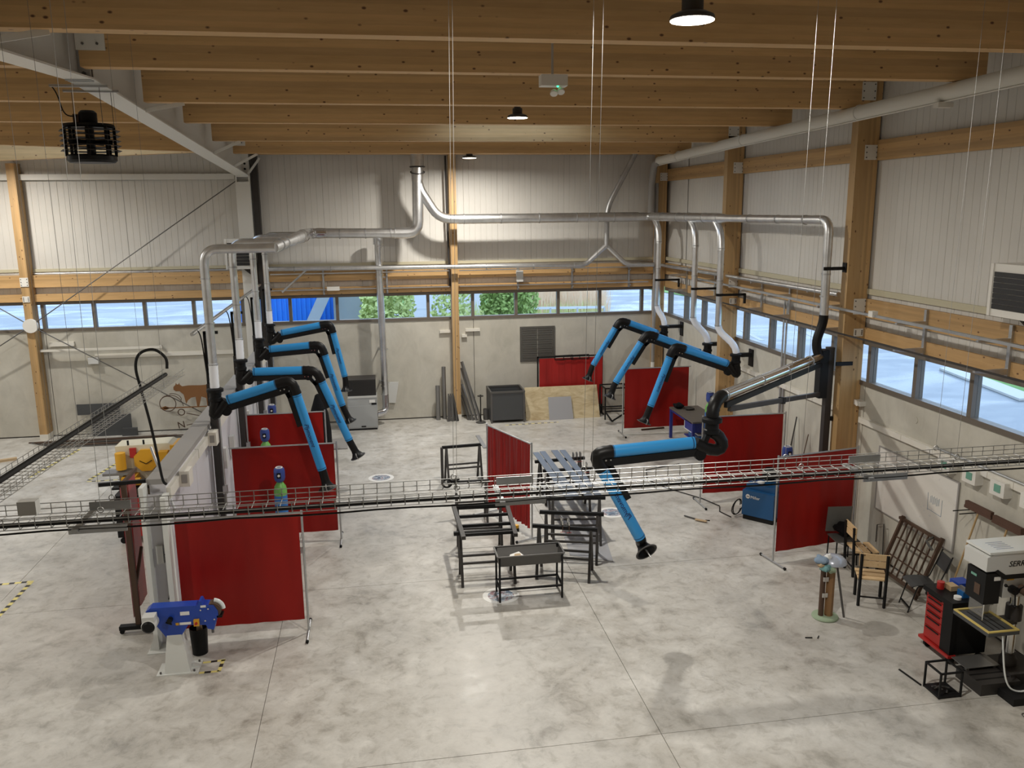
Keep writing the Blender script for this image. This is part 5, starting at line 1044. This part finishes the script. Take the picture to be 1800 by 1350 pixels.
vi = thing('drill_vise','blue machine vise lying on the tool cabinet','vise',(7.84,9.55,.93)); obj('body', MB().box(7.74,7.98,9.50,9.62,.93,1.02), 'vise_blue', vi, smooth=False); obj('jaw', MB().box(7.76,7.80,9.50,9.62,1.02,1.07).box(7.90,7.94,9.50,9.62,1.02,1.07), 'raw_steel_light', vi, smooth=False); obj('screw', MB().cyl((7.98,9.56,.98),(8.10,9.56,.98),.014,n=8), 'chrome', vi)
for a,m_,l,nm,ct in (((7.60,7.70,9.78,9.9,.93,1.03),'tool_red','red round tin on the tool cabinet','tin_can','tin'),((7.72,7.84,9.72,9.86,.93,1.0),'cardboard','brown small box on the tool cabinet','small_box','box'),((7.86,8.06,9.74,9.94,.93,1.02),'sander_blue','blue plastic box on the tool cabinet','plastic_box','box'),((7.62,7.70,9.46,9.54,.93,.97),'paper','white sticker roll on the tool cabinet','sticker_roll','roll')):
    mb = MB().cyl(((a[0]+a[1])/2,(a[2]+a[3])/2,a[4]),((a[0]+a[1])/2,(a[2]+a[3])/2,a[5]),.05,n=14) if nm in ('tin_can','sticker_roll') else MB().box(*a); o = obj(nm,mb,m_,smooth=nm in('tin_can','sticker_roll')); tag(o,l,ct)
# ================================================================ DRILL PRESS
dp = thing('drill_press','tall grey and black pillar drill press with a tilting table','drill press',(8.1,9.0,0))
obj('column', MB().cyl((8.12,9.02,.22),(8.12,9.02,1.50),.062,n=22), 'chrome', dp); pieces('column_collar', MB().lathe([(.11,.0),(.11,.08),(.085,.12),(.085,.16)],(8.12,9.02,.20),18).lathe([(.10,.0),(.10,.20)],(8.12,9.02,.84),18), 'steel_dark', dp)
obj('base', MB().box(7.46,8.02,8.66,9.14,.0,.16), 'steel_dark', dp, smooth=False); obj('base_step', MB().box(7.95,8.45,8.75,9.25,.0,.20), 'steel_dark', dp, smooth=False)
for y in (8.78,8.90,9.02): obj('base_slot', MB().box(7.47,7.96,y-.012,y+.012,.159,.163), 'black_plastic', dp, smooth=False)
obj('chip_plate', MB().box(7.48,7.98,8.98,9.28,.20,.206).box(7.50,7.54,9.0,9.04,.16,.20).box(7.90,7.94,9.0,9.04,.16,.20), 'raw_steel_light', dp, smooth=False)
obj('side_base', MB().box(7.70,8.30,8.38,8.68,.0,.10), 'steel_black', dp, smooth=False)
tb_ = obj('table', MB().box(7.44,7.88,8.62,9.28,.85,.90), 'bar_steel', dp, smooth=False)
obj('table_rim', MB().box(7.44,7.88,8.62,8.65,.90,.915).box(7.44,7.88,9.25,9.28,.90,.915).box(7.44,7.47,8.65,9.25,.90,.915).box(7.85,7.88,8.65,9.25,.90,.915), 'table_yellow', tb_, smooth=False)
for x in (7.58,7.66,7.74): obj('table_slot', MB().box(x-.008,x+.008,8.70,9.20,.899,.903), 'black_plastic', tb_, smooth=False)
obj('table_arm', MB().box(7.80,8.12,8.94,9.10,.80,.86), 'steel_dark', dp, smooth=False)
# head
hx0,hx1,hy0,hy1 = 7.48,8.60,8.82,9.24
cov = obj('belt_cover', MB().prism([(hx0,1.64),(7.62,1.64),(7.72,1.56),(hx1,1.56),(hx1,1.88),(7.62,1.88),(hx0,1.83)][::-1],(0,hy0,0),(1,0,0),(0,0,1),(0,hy1-hy0,0)), 'machine_grey', dp, smooth=False)
obj('cover_lid', MB().box(hx0+.02,hx1,hy0-.01,hy1+.01,1.87,1.90), 'machine_white', dp, smooth=False)
for k in range(5): obj('lid_vent', MB().box(7.66,7.90,8.90+.05*k,8.915+.05*k,1.90,1.903), 'cloth_grey', cov, smooth=False)
obj('cover_band', MB().prism([(7.60,1.64),(7.74,1.52),(hx1,1.52),(hx1,1.58),(7.76,1.58),(7.64,1.66)][::-1],(0,hy0-.006,0),(1,0,0),(0,0,1),(0,.02,0)), 'steel_black', cov, smooth=False)
obj('head_body', MB().box(7.78,8.58,8.86,9.20,1.24,1.56), 'machine_grey', dp, smooth=False)
cp = obj('control_panel', MB().box(7.50,7.72,8.84,9.18,1.18,1.60), 'steel_black', dp, smooth=False); obj('panel_display', MB().box(7.494,7.50,8.92,9.02,1.28,1.42), 'dark_rust', cp, smooth=False); obj('panel_label', MB().box(7.62,7.71,8.835,8.84,1.50,1.55), 'paper', cp, smooth=False); obj('panel_label', MB().box(7.494,7.50,9.0,9.1,1.50,1.53), 'green_lens', cp, smooth=False)
obj('spindle', MB().cyl((7.68,9.0,.98),(7.68,9.0,1.20),.04,n=14).cyl((7.68,9.0,1.10),(7.68,9.0,1.24),.055,n=14), 'steel_dark', dp); obj('feed_hub', MB().cyl((7.90,8.86,1.36),(7.90,8.78,1.36),.055,n=16), 'black_plastic', dp)
for k in range(3):
    a = .5+k*2.094; obj('feed_lever', MB().cyl((7.90,8.79,1.36),(7.90+.20*math.cos(a),8.76,1.36+.20*math.sin(a)),.010,n=8).sphere((7.90+.20*math.cos(a),8.76,1.36+.20*math.sin(a)),.022,8,6), 'black_plastic', dp)
obj('motor', MB().cyl((8.02,8.84,1.36),(8.02,8.70,1.36),.06,n=14), 'dark_rust', dp); obj('warning_label', MB().box(7.82,7.92,8.855,8.86,1.48,1.54), 'yellow', dp, smooth=False); obj('stop_button', MB().cyl((8.12,hy0-.006,1.55),(8.12,hy0-.03,1.55),.018,n=10), 'tool_red', dp)
obj('chuck_guard', MB().box(7.54,7.545,8.88,9.14,.98,1.20).box(7.545,7.74,8.875,8.88,.98,1.20), 'clear_shield', dp, smooth=False); obj('guard_rod', MB().cyl((7.54,8.87,.95),(7.54,8.87,1.22),.008,n=6), 'chrome', dp)
obj('coolant_hose', MB().tube(bez((7.66,8.64,.85),(7.70,8.58,.30),(7.66,8.52,.13),(7.90,8.50,.12),16),.011,8), 'clear_plastic', dp); obj('coolant_hose', MB().tube(bez((7.90,8.50,.12),(8.06,8.48,.12),(8.05,8.52,.35),(8.25,8.6,.21),12),.012,8), 'clear_plastic', dp)
text('lettering','SERR',.105,'steel_black',(7.90,hy0-.002,1.72),(1,0,0),(0,0,1),dp,.002,.25); text('lettering','M',.15,'sander_blue',(8.105,hy0-.002,1.72),(1,0,0),(0,0,1),dp,.002,.25); text('lettering','AC',.105,'steel_black',(8.27,hy0-.002,1.72),(1,0,0),(0,0,1),dp,.002,.25)
ss = thing('small_stand','small black square-tube stand with a dark tray at its foot','stand',(7.05,8.85,0))
for x in (6.90,7.20):
    for y in (8.70,9.0): obj('leg', MB().box(x-.011,x+.011,y-.011,y+.011,0,.36), 'steel_black', ss, smooth=False)
for p,q in (((6.9,8.7,.35),(7.2,8.7,.35)),((6.9,9.0,.35),(7.2,9.0,.35)),((6.9,8.7,.35),(6.9,9.0,.35)),((7.2,8.7,.35),(7.2,9.0,.35))): obj('top_rail', MB().bar(p,q,.022,.022), 'steel_black', ss, smooth=False)
obj('tray', MB().box(6.89,7.21,8.69,9.01,.005,.03), 'steel_black', ss, smooth=False)
for k in range(6):
    random.seed(40+k); x,y = 6.98+random.random()*.14,8.78+random.random()*.14; o = obj('steel_offcut', MB().bar((x,y,.045+.008*k),(x+random.uniform(-.1,.1),y+random.uniform(-.1,.1),.05+.008*k),.02,.012), 'raw_steel', smooth=False); tag(o,'dark steel offcut lying in the tray of the small stand','offcut','offcuts in the tray')
o = obj('hose_ring', MB().tube([(7.72+.05*math.cos(t),8.18+.05*math.sin(t),.008) for t in [i*.35 for i in range(14)]],.006,6), 'raw_steel'); tag(o,'small curled wire lying on the floor by the drill press','wire')
# ================================================================ THINGS ON THE WINDOW WALL
wbd = thing('whiteboard','white marker board with faint sketches on the window wall','whiteboard',(8.7,12.05,.87)); obj('face', MB().box(8.702,8.715,11.03,13.08,.89,2.01), 'whiteboard_face', wbd, smooth=False)
for a in ((11.0,11.03,.87,2.03),(13.08,13.11,.87,2.03)): obj('frame_side', MB().box(8.695,8.72,a[0],a[1],a[2],a[3]), 'cap_grey', wbd, smooth=False)
for a in ((.87,.89),(2.01,2.03)): obj('frame_rail', MB().box(8.695,8.72,11.03,13.08,a[0],a[1]), 'cap_grey', wbd, smooth=False)
mb = MB()
for k in range(8): mb.bar((8.70,11.42+.03*k,1.50-.01*(k%3)),(8.70,11.42+.03*k,1.62-.02*(k%2)),.003,.006)
mb.bar((8.70,11.35,1.35),(8.70,11.35,1.62),.003,.006).bar((8.70,11.35,1.35),(8.70,11.68,1.37),.003,.006).bar((8.70,11.68,1.35),(8.70,11.70,1.64),.003,.006)
obj('marker_sketch', mb, 'cloth_blue', wbd, smooth=False)
for k,(y,l) in enumerate(((11.25,'cream switch box with green lens on the wall above the whiteboard corner'),(10.68,'cream switch box with green lens above the brooms, next to the whiteboard'),(10.10,'cream switch box with green lens on the wall above the broom heads'),(9.52,'cream switch box with green lens on the wall behind the drill press'))):
    t = thing('switch_box',l,'switch box',(8.66,y,2.15),'switch boxes on the window wall'); obj('body', MB().box(8.58,8.72,y-.14,y+.14,2.14,2.36), 'white_plastic', t, smooth=False); obj('lens', MB().box(8.572,8.58,y-.07,y+.05,2.20,2.31), 'green_lens', t, smooth=False)
def duct_strip(label,y0,y1,z,n):
    t = thing('wall_trunking',label,'trunking',(8.69,(y0+y1)/2,z)); st_ = (y1-y0)/n
    for k in range(n): obj('cover', MB().box(8.655,8.72,y0+k*st_+.004,y0+(k+1)*st_-.004,z,z+.10), 'offwhite', t, smooth=False)
    for k in range(3): obj('outlet', MB().box(8.648,8.655,y0+(y1-y0)*(.35+.12*k),y0+(y1-y0)*(.35+.12*k)+.14,z+.01,z+.09), 'white_plastic', t, smooth=False)
duct_strip('white cable trunking on the concrete between the drill press and the wide timber post',8.6,13.75,2.30,4); duct_strip('white cable trunking on the concrete between the two timber posts of the window wall',14.15,19.2,2.32,4)
o = obj('pipe_run', MB().cyl((8.69,8.6,2.42),(8.69,11.6,2.42),.02,n=8), 'galvanised_dull'); tag(o,'grey conduit above the switch boxes on the window wall','conduit')
for y,z,l in ((13.80,2.62,'cream cable fitting beside the wide timber post'),(17.0,2.36,'round cream socket on the trunking between timber posts')):
    o = obj('wall_fitting', MB().box(8.60,8.72,y-.16,y+.04,z,z+.09).cyl((8.60,y-.08,z+.045),(8.58,y-.08,z+.045),.05,n=14), 'white_plastic'); tag(o,l,'fitting')
for y in (16.85,16.72):
    o = obj('wall_conduit', MB().cyl((8.69,y,.05),(8.69,y,4.2),.025,n=8), 'galvanised_dull'); tag(o,'grey vertical conduit on the concrete between the timber posts','conduit','vertical conduits on the window wall')
for y,z in ((12.2,2.72),(12.3,.62),(16.2,2.3)):
    o = obj('anchor_cap', MB().cyl((8.712,y,z),(8.724,y,z),.055,n=16), 'concrete_wall'); tag(o,'round plugged anchor mark in the concrete of the window wall','plug','anchor marks in the concrete')
def broom(label,foot,top,ax):
    t = thing('broom',label,'broom',foot); a = Vector(foot); b = Vector(top); obj('stick', MB().cyl(a,b,.014,n=8), 'broom_stick', t); hd = obj('head', MB().bar(b-Vector((0,.28,.0)),b+Vector((0,.28,.0)),.06,.04), 'bristle', t, smooth=False); obj('bristles', MB().bar(b+Vector((0,-.27,.055)),b+Vector((0,.27,.055)),.055,.07), 'bristle', t, smooth=False)
broom('wooden broom standing upside down by the drill press, brown head up',(8.42,10.75,0),(8.60,10.42,1.78),0); broom('second wooden broom standing upside down, closer to the drill press corner',(8.45,10.10,0),(8.60,9.84,1.76),0)
for y in (10.72,10.58): 
    o = obj('wall_peg', MB().cyl((8.72,y,1.70),(8.45,y+.05,1.68),.009,n=6), 'steel_black'); tag(o,'black steel peg sticking from the wall beside the broom heads','peg','pegs by the brooms')
# bracketed cable trays along the window wall
for y in (6.5,8.4,10.25,12.1,14.55,16.6,17.9,20.6,22.6):
    t = thing('tray_bracket','grey steel double cantilever bracket on the timber rails','bracket',(8.5,y,3.9),'cantilever brackets along the window wall'); obj('upright', MB().box(8.645,8.684,y-.03,y+.03,3.84,4.56), 'galvanised_dull', t, smooth=False)
    for z in (4.33,3.90): obj('arm', MB().prism([(0,0),(.50,.05),(.50,.075),(0,.09)],(8.645,y-.025,z-.04),(-1,0,0),(0,0,1),(0,.05,0)), 'galvanised_dull', t, smooth=False)
o = obj('tray_rail', MB().box(8.18,8.24,4.0,20.8,4.37,4.41), 'galvanised_dull', smooth=False); tag(o,'long grey cable rail on the upper bracket arms of the window wall','cable rail')
o = obj('tray_rail', MB().box(8.18,8.21,4.0,20.8,3.94,3.965), 'steel_dark', smooth=False); tag(o,'thin dark cable rail along the top of the window band','cable rail')
o = obj('tray_box', MB().box(8.14,8.24,12.75,12.87,4.37,4.47), 'white_plastic', smooth=False); tag(o,'small white junction box on the cable rail of the window wall','box')
# pipes and trays on the back wall rails
for x in (-1.45,.35,4.2,5.85,7.62):
    t = thing('rail_bracket','grey steel bracket on the timber rails of the back wall','bracket',(x,24.6,3.85),'brackets along the back wall'); obj('upright', MB().box(x-.025,x+.025,24.70,24.755,3.84,4.55), 'galvanised_dull', t, smooth=False)
    for z in (4.36,3.90): obj('arm', MB().box(x-.02,x+.02,24.57,24.70,z,z+.04), 'galvanised_dull', t, smooth=False)
for a,b in ((-2.9,2.15),(2.45,8.2)):
    for z in (4.40,3.94): 
        o = obj('tray_rail', MB().box(a,b,24.58,24.64,z+.041,z+.07), 'galvanised', smooth=False); tag(o,'shiny cable rail on the back wall brackets beside the timber post','cable rail','cable rails along the back wall')
o = obj('control_box', MB().box(4.12,4.32,24.47,24.57,4.10,4.42), 'machine_grey', smooth=False); tag(o,'grey control box on the rails of the back wall','box')
o = obj('rail_socket', MB().box(-1.35,-1.0,24.48,24.57,3.97,4.08), 'white_plastic', smooth=False); tag(o,'white double socket on the rail under the grey cladding','socket')
o = obj('pipe_stay', MB().bar((-2.6,24.6,3.95),(-1.9,24.33,4.56),.05,.05), 'galvanised_dull', smooth=False); tag(o,'slanting grey stay under the thin pipe by the steel column','stay')
for a,l in (((2.62,3.05,2.62,2.70),'cream cable channel on the concrete beside the middle timber post'),((1.85,2.18,2.60,2.68),'short cream cable channel on the concrete before the middle timber post'),((2.50,2.66,2.45,2.53),'small cream clip under the cable channel by the middle timber post'),((-9.0,-8.35,2.58,2.70),'cream cable channel on the concrete beside the braced timber post')):
    o = obj('cable_channel', MB().box(a[0],a[1],24.82,24.9,a[2],a[3]), 'offwhite', smooth=False); tag(o,l,'cable channel')
o = obj('white_rail', MB().box(-9.2,-6.0,24.66,24.72,2.46,2.52).box(-9.2,-9.15,24.72,24.9,2.46,2.52).box(-6.1,-6.05,24.72,24.9,2.46,2.52), 'offwhite', smooth=False); tag(o,'long white rail standing off the concrete of the next bay','rail')
t = thing('wall_trunking','white cable trunking on the concrete ending in a grey box','trunking',(-6.3,24.86,2.2)); obj('cover', MB().box(-7.85,-4.0,24.84,24.9,2.20,2.31), 'offwhite', t, smooth=False); obj('end_box', MB().box(-8.02,-7.75,24.76,24.9,2.06,2.24), 'machine_grey', t, smooth=False)
o = obj('rain_pipe', MB().cyl((8.33,24.40,.6),(8.33,24.40,6.9),.055,n=12), 'cap_grey'); tag(o,'grey downpipe in the corner of the hall before the corner post','pipe')
o = obj('pipe_label', MB().lathe([(.058,2.1),(.058,2.45)],(8.33,24.40,-.9),12,caps=False), 'paper'); tag(o,'white label wrapped around the grey corner downpipe','label')
# ================================================================ LAMPS
def ceiling_lamp(x,y,z,label,top,grp='high bay lamps under the beams'):
    t = thing('pendant_lamp', label, 'lamp', (x,y,z), grp)
    obj('housing', MB().lathe([(.03,.20),(.05,.20),(.06,.16),(.085,.15),(.085,.06),(.12,.055),(.17,.03),(.178,.0),(.172,-.004)],(x,y,z),24), 'steel_dark', t)
    obj('diffuser', MB().lathe([(.172,.004),(.172,-.004)],(x,y,z-.004),24), 'lamp_glow', t)
    obj('hanging_cord', MB().cyl((x,y,z+.2),(x,y,top),.008,n=6), 'steel_black', t)
    obj('hook', MB().torus((x,y,z+.235),.03,.007,(1,0,0),12,6), 'galvanised', t)
    ld = bpy.data.lights.new('lamp_light','AREA'); ld.shape = 'DISK'; ld.size = .26; ld.energy = LAMP_POWER; ld.color = LAMP_COLOR; ld.spread = LAMP_SPREAD
    lo = bpy.data.objects.new('lamp_light', ld); C.objects.link(lo); lo.parent = t; lo.location = (0,0,-.016)
for y,z,l in ((6.72,7.64,'big bright round high bay lamp hanging above the cable tray'),(14.9,7.74,'small lit high bay lamp beside the pinkish daylit beam'),(22.3,7.50,'small lit high bay lamp hanging before the grey back wall')):
    ceiling_lamp(2.55,y,z,l,dz(y)+.01)
for y in (6.7,14.5,22.3): ceiling_lamp(-9.6,y,7.5,'round high bay lamp under the beams of the bay past the steel rafter',dz(y)+.01,'high bay lamps of the next bay')
# ---- emergency light
el = thing('emergency_light','white emergency light box with two spot heads hung on a grey pole','emergency light',(2.05,9.7,7.45))
obj('pole', MB().cyl((2.06,9.7,7.66),(2.06,9.7,dz(9.7)+.005),.014,n=8), 'galvanised_dull', el); obj('box', MB().box(1.92,2.22,9.62,9.78,7.54,7.66), 'white_plastic', el, smooth=False)
for x,z in ((2.07,7.46),(2.15,7.48)): obj('spot_head', MB().lathe([(.02,.05),(.035,.03),(.045,0),(.042,-.008)],(x,9.66,z),14,axis=(.1,.6,.8)), 'white_plastic', el)
obj('indicator', MB().sphere((2.11,9.64,7.535),.013,8,6), 'led_green', el)
# ---- destratification fan under the rafter
fn = thing('ceiling_fan','black caged louvred fan hanging under the white steel rafter','fan',(-3.55,12.0,6.85)); fx_,fy_ = -3.55,12.0
obj('base_ring', MB().lathe([(.27,.0),(.30,.03),(.30,.08),(.27,.10)],(fx_,fy_,6.84),28), 'black_plastic', fn); obj('top_plate', MB().lathe([(.29,.0),(.31,.02),(.30,.05)],(fx_,fy_,7.27),28), 'black_plastic', fn)
for k in range(8):
    a = k*PI/4+.2; obj('cage_post', MB().bar((fx_+.29*math.cos(a),fy_+.29*math.sin(a),6.92),(fx_+.29*math.cos(a),fy_+.29*math.sin(a),7.30),.035,.02), 'black_plastic', fn, smooth=False)
for k in range(5): obj('louvre', MB().lathe([(.315,-.004),(.375,-.016),(.375,-.010),(.315,.004)],(fx_,fy_,7.00+.062*k),8,caps=False), 'steel_dark', fn, smooth=False)
obj('hub', MB().cyl((fx_,fy_,6.94),(fx_,fy_,7.28),.055,n=14), 'black_plastic', fn)
for k in range(5):
    a = k*1.2566; obj('blade', MB().bar((fx_+.05*math.cos(a),fy_+.05*math.sin(a),7.1),(fx_+.27*math.cos(a),fy_+.27*math.sin(a),7.1),.01,.06,up=(0,.4,1)), 'steel_black', fn, smooth=False)
obj('motor', MB().lathe([(.10,0),(.11,.02),(.11,.14),(.08,.17)],(fx_,fy_,7.32),18), 'black_plastic', fn); obj('terminal_box', MB().box(fx_-.16,fx_-.09,fy_-.08,fy_,7.34,7.44), 'dark_rust', fn, smooth=False)
for sx,sy in ((-1,-1),(1,-1),(-1,1),(1,1)): obj('suspension_wire', MB().cyl((fx_+.24*sx,fy_+.24*sy,7.30),(fx_+.24*sx,fy_+.24*sy,7.77),.004,n=5), 'raw_steel', fn)
for sy in (-1,1): obj('clamp_bar', MB().box(fx_-.34,fx_+.34,fy_+.24*sy-.02,fy_+.24*sy+.02,7.745,7.775), 'galvanised_dull', fn, smooth=False)
obj('power_cord', MB().tube(bez((fx_-.10,fy_-.1,7.42),(fx_-.30,fy_-.2,7.35),(fx_-.2,fy_-.2,7.6),(fx_-.33,fy_-.2,7.76),14),.008,6), 'rope_black', fn)
# ---- warm air units
def heater(label, x0,x1,y0,y1,z0,z1, face):
    t = thing('air_heater', label, 'heater', ((x0+x1)/2,(y0+y1)/2,z0),'white air heaters with black louvres'); obj('casing', MB().box(x0,x1,y0,y1,z0,z1), 'white_plastic', t, smooth=False)
    n = 7; hh = (z1-z0-.2)/n
    for k in range(n):
        z = z0+.10+k*hh
        if face == 'y': obj('louvre', MB().box(x0+.07,x1-.07,y0-.015,y0+.001,z,z+hh*.9), 'dark_grille', t, smooth=False)
        else: obj('louvre', MB().box(x0-.015,x0+.001,y0+.07,y1-.07,z,z+hh*.9), 'dark_grille', t, smooth=False)
    if face == 'y':
        for xx in (x0,x1-.05): obj('front_frame', MB().box(xx,xx+.05,y0-.02,y0,z0,z1), 'white_plastic', t, smooth=False)
    else:
        for yy in (y0,y1-.05): obj('front_frame', MB().box(x0-.02,x0,yy,yy+.05,z0,z1), 'white_plastic', t, smooth=False)
    return t
heater('white air heater with black louvres beside the white steel column',-3.98,-3.24,24.0,24.42,4.66,5.48,'y'); heater('white air heater with black louvres high on the window wall',8.22,8.70,9.35,10.2,4.72,5.42,'x')
obj_h = obj('heater_bracket', MB().prism([(0,0),(.4,0),(0,-.35)],(8.70,9.7,4.72),(-1,0,0),(0,0,1),(0,.04,0)), 'steel_dark', smooth=False); tag(obj_h,'dark triangular bracket under the air heater of the window wall','bracket')
obj_h = obj('heater_bracket', MB().prism([(0,0),(.35,0),(0,-.3)],(-3.26,24.40,4.66),(-1,0,0),(0,0,1),(0,.02,0)), 'steel_dark', smooth=False); tag(obj_h,'dark bracket under the air heater beside the steel column','bracket')
# ---- white textile duct under the eaves
td = thing('textile_duct','long white fabric air duct hung under the beams of the window wall','duct',(8.1,16,7.4)); n_ = 40; pts = []
for k in range(n_+1):
    y = 4.0+(23.6-4.0)*k/n_; pts.append((8.1,y,7.785-.0003*(y-8)**2-.0155*max(0,y-9.5)+.0))
obj('sleeve', MB().tube(pts,.115,16), 'textile_white', td); obj('rail', MB().tube([(p[0]-.02,p[1],p[2]-.125) for p in pts],.012,6), 'plate_white', td); obj('end_pipe', MB().tube(rounded([(8.1,23.5,7.45),(8.1,24.0,7.45),(8.15,24.35,6.9),(8.15,24.35,6.0)],.2,4),.10,14), 'cap_grey', td)
for y in (9.5,13.5,18,22): obj('clip', MB().torus((8.1,y,7.785-.0003*(y-8)**2-.0155*max(0,y-9.5)),.122,.007,(0,1,0),18,6), 'plate_white', td)
o = obj('bulkhead_box', MB().box(7.98,8.22,11.3,11.42,7.55,7.62), 'plate_white', smooth=False); tag(o,'small white box fixed under the fabric air duct','box')
# cable run on the middle timber post of the back wall
o = obj('cable_bundle', MB().tube([(2.12,24.6,7.7),(2.13,24.6,6.4),(2.15,24.6,5.0),(2.17,24.62,4.0)],.03,8), 'steel_dark'); tag(o,'dark cable bundle clipped down the middle timber post of the back wall','cable')

# ================================================================ OUTSIDE
gr = struct('ground_grass', MB().prism([(23.0,29.9),(21.7,24.2),(60,-10),(90,20),(60,60)],(0,0,-.29),(1,0,0),(0,1,0),(0,0,.05)), 'grass')
struct('ground_verge', MB().prism([(-2,58),(14,50),(15.6,56),(19,75),(-4,75)],(0,0,-.29),(1,0,0),(0,1,0),(0,0,.05)), 'grass')
struct('ground_lawn', MB().prism([(22.0,64),(24.2,52),(60,44),(60,90),(22,90)],(0,0,-.29),(1,0,0),(0,1,0),(0,0,.05)), 'grass')
kb = struct('kerb', MB().prism([(22.2,29.9),(23.0,30.2),(22.9,29.4),(22.0,24.4),(21.2,24.4)],(0,0,-.29),(1,0,0),(0,1,0),(0,0,.08)), 'kerb_white')
for a,b in (((18.8,38.6),(19.3,42.0)),((21.8,38.8),(22.4,41.8)),((20.2,45),(20.6,48))):
    o = obj('road_marking', MB().bar((*a,-.295),(*b,-.295),.25,.012), 'kerb_white', smooth=False); tag(o,'white painted line on the wet road outside the window wall','road marking','painted lines on the road')
bc = thing('blue_container','blue ribbed container standing outside the back windows','container',(-3.2,40,-.3))
obj('body', MB().box(-6.2,-.9,40,42.5,.9,3.2), 'container_blue', bc, smooth=False)
for k in range(24): obj('rib', MB().box(-6.15+k*.22,-6.07+k*.22,39.95,40,.95,3.15), 'container_blue', bc, smooth=False)
obj('chassis', MB().box(-6.0,-1.0,40.1,42.4,.5,.9), 'steel_dark', bc, smooth=False)
for x in (-5.5,-4.4,-2.4,-1.5): obj('wheel', MB().cyl((x,40.1,.2),(x,40.5,.2),.5,n=16), 'black_plastic', bc)
o = obj('ramp_chute', MB().bar((-3.4,38.6,.2),(-1.8,38.6,3.4),.6,.5), 'far_grey', smooth=False); tag(o,'grey slanting chute before the blue container','chute')
o = obj('grey_tank', MB().box(-1.9,-.6,38.9,39.9,-.3,2.7), 'far_grey', smooth=False); tag(o,'grey boxy tank beside the blue container','tank')
o = obj('white_car', MB().prism([(-3.9,.3),(-3.9,.9),(-3.4,1.2),(-1.2,1.2),(-.6,.8),(-.5,.3)][::-1],(0,36.5,.3),(1,0,0),(0,0,1),(0,1.7,0)), 'far_white', smooth=False); o.location.z = -.3; tag(o,'white low vehicle parked outside before the blue container','vehicle')
o = obj('dome_hood', MB().sphere((-12.2,46,-.3),1.15,16,10,.95), 'far_grey'); tag(o,'grey dome-shaped shelter outside on the wet yard','shelter')
for a,l in (((3.0,8.0,62,62.6,-.3,2.6),'low white building outside the back windows behind the trees'),((2.2,6.5,52,52.3,-.3,1.2),'low pale boundary wall outside the back windows')):
    o = obj('far_building' if a[5] > 2 else 'boundary_wall', MB().box(*a), 'far_white', smooth=False); tag(o,l,'building' if a[5] > 2 else 'wall')
def rail_run(label,p,q,z):
    t = thing('guard_rail',label,'guard rail',(*p,-.3)); obj('beam', MB().bar((*p,z),(*q,z),.05,.12), 'far_white', t, smooth=False); n = 5
    for k in range(n): c = Vector((*p,0)).lerp(Vector((*q,0)),k/(n-1)); obj('post', MB().box(c.x-.04,c.x+.04,c.y-.04,c.y+.04,-.3,z), 'rail_zinc', t, smooth=False)
rail_run('pale guard rail outside before the reeds',(6.0,42),(11.5,41.4),1.25); rail_run('pale guard rail outside behind the filter pipe window',(-1.0,45),(4.5,45),1.0)
def tree(label,c,h,r,n,mat_,seed):
    random.seed(seed); t = thing('tree',label,'tree',(c[0],c[1],-.3),'young trees outside the back windows'); obj('trunk', MB().tube([(c[0],c[1],-.3),(c[0]+.05,c[1],h*.5),(c[0],c[1],h*.9)],[.07,.05,.02],7), 'bark', t)
    for k in range(7): 
        a = random.random()*6.28; z = h*(.25+.5*random.random()); obj('branch', MB().tube([(c[0],c[1],z),(c[0]+r*.7*math.cos(a),c[1]+r*.7*math.sin(a),z+.5)],[.025,.01],5), 'bark', t)
    mb = MB()
    for k in range(n):
        a = random.random()*6.28; q = r*math.sqrt(random.random()); z = h*.15+h*.9*random.random(); p = Vector((c[0]+q*math.cos(a),c[1]+q*math.sin(a),z)); u = Vector((random.gauss(0,1),random.gauss(0,1),random.gauss(0,1))).normalized(); v = u.orthogonal().normalized(); s = .05+.05*random.random()
        mb.add([p-u*s*1.6,p+v*s,p+u*s*1.6,p-v*s],[(0,1,2,3)])
    o = obj('foliage', mb, mat_, t, smooth=False); o['kind'] = 'stuff'
tree('young leafy tree outside behind the filter pipe',(.5,36,0),3.2,1.15,2600,'leaf_light',11); tree('thin young tree with sparse leaves outside by the middle timber post',(3.3,37,0),3.2,.9,700,'leaf_light',12); tree('dense dark green tree outside beside the reeds',(5.9,37,0),3.4,1.3,3600,'leaf_green',13); tree('leafy bush tree outside beside the blue container',(-.1,37.9,0),3.0,.55,900,'leaf_light',14)
random.seed(21); mb = MB()
for k in range(2600):
    x = 8.0+random.random()*4.6; y = 44+random.random()*5; h = 1.4+random.random()*1.2; l = random.gauss(0,.18); w = .02; mb.add([(x-w,y,-.3),(x+w,y,-.3),(x+l+w*.4,y,h),(x+l,y,h)],[(0,1,2,3)])
o = obj('reeds', mb, 'reed', smooth=False); o['kind'] = 'stuff'; o['label'] = 'brown dry reeds growing outside the back windows'; o['category'] = 'reeds'
random.seed(22); mb = MB()
for k in range(1500):
    x = 4.5+random.random()*7.5; y = 42.6+random.random()*3; h = .5+random.random()*.9; l = random.gauss(0,.15); w = .02; mb.add([(x-w,y,-.3),(x+w,y,-.3),(x+l+w*.4,y,h),(x+l,y,h)],[(0,1,2,3)])
o = obj('tall_grass', mb, 'reed_green', smooth=False); o['kind'] = 'stuff'; o['label'] = 'tall green grass growing before the reeds outside'; o['category'] = 'grass'
# ---------------------------------------------------------------- tidy helper properties
for o in bpy.data.objects:
    if '_o' in o: del o['_o']
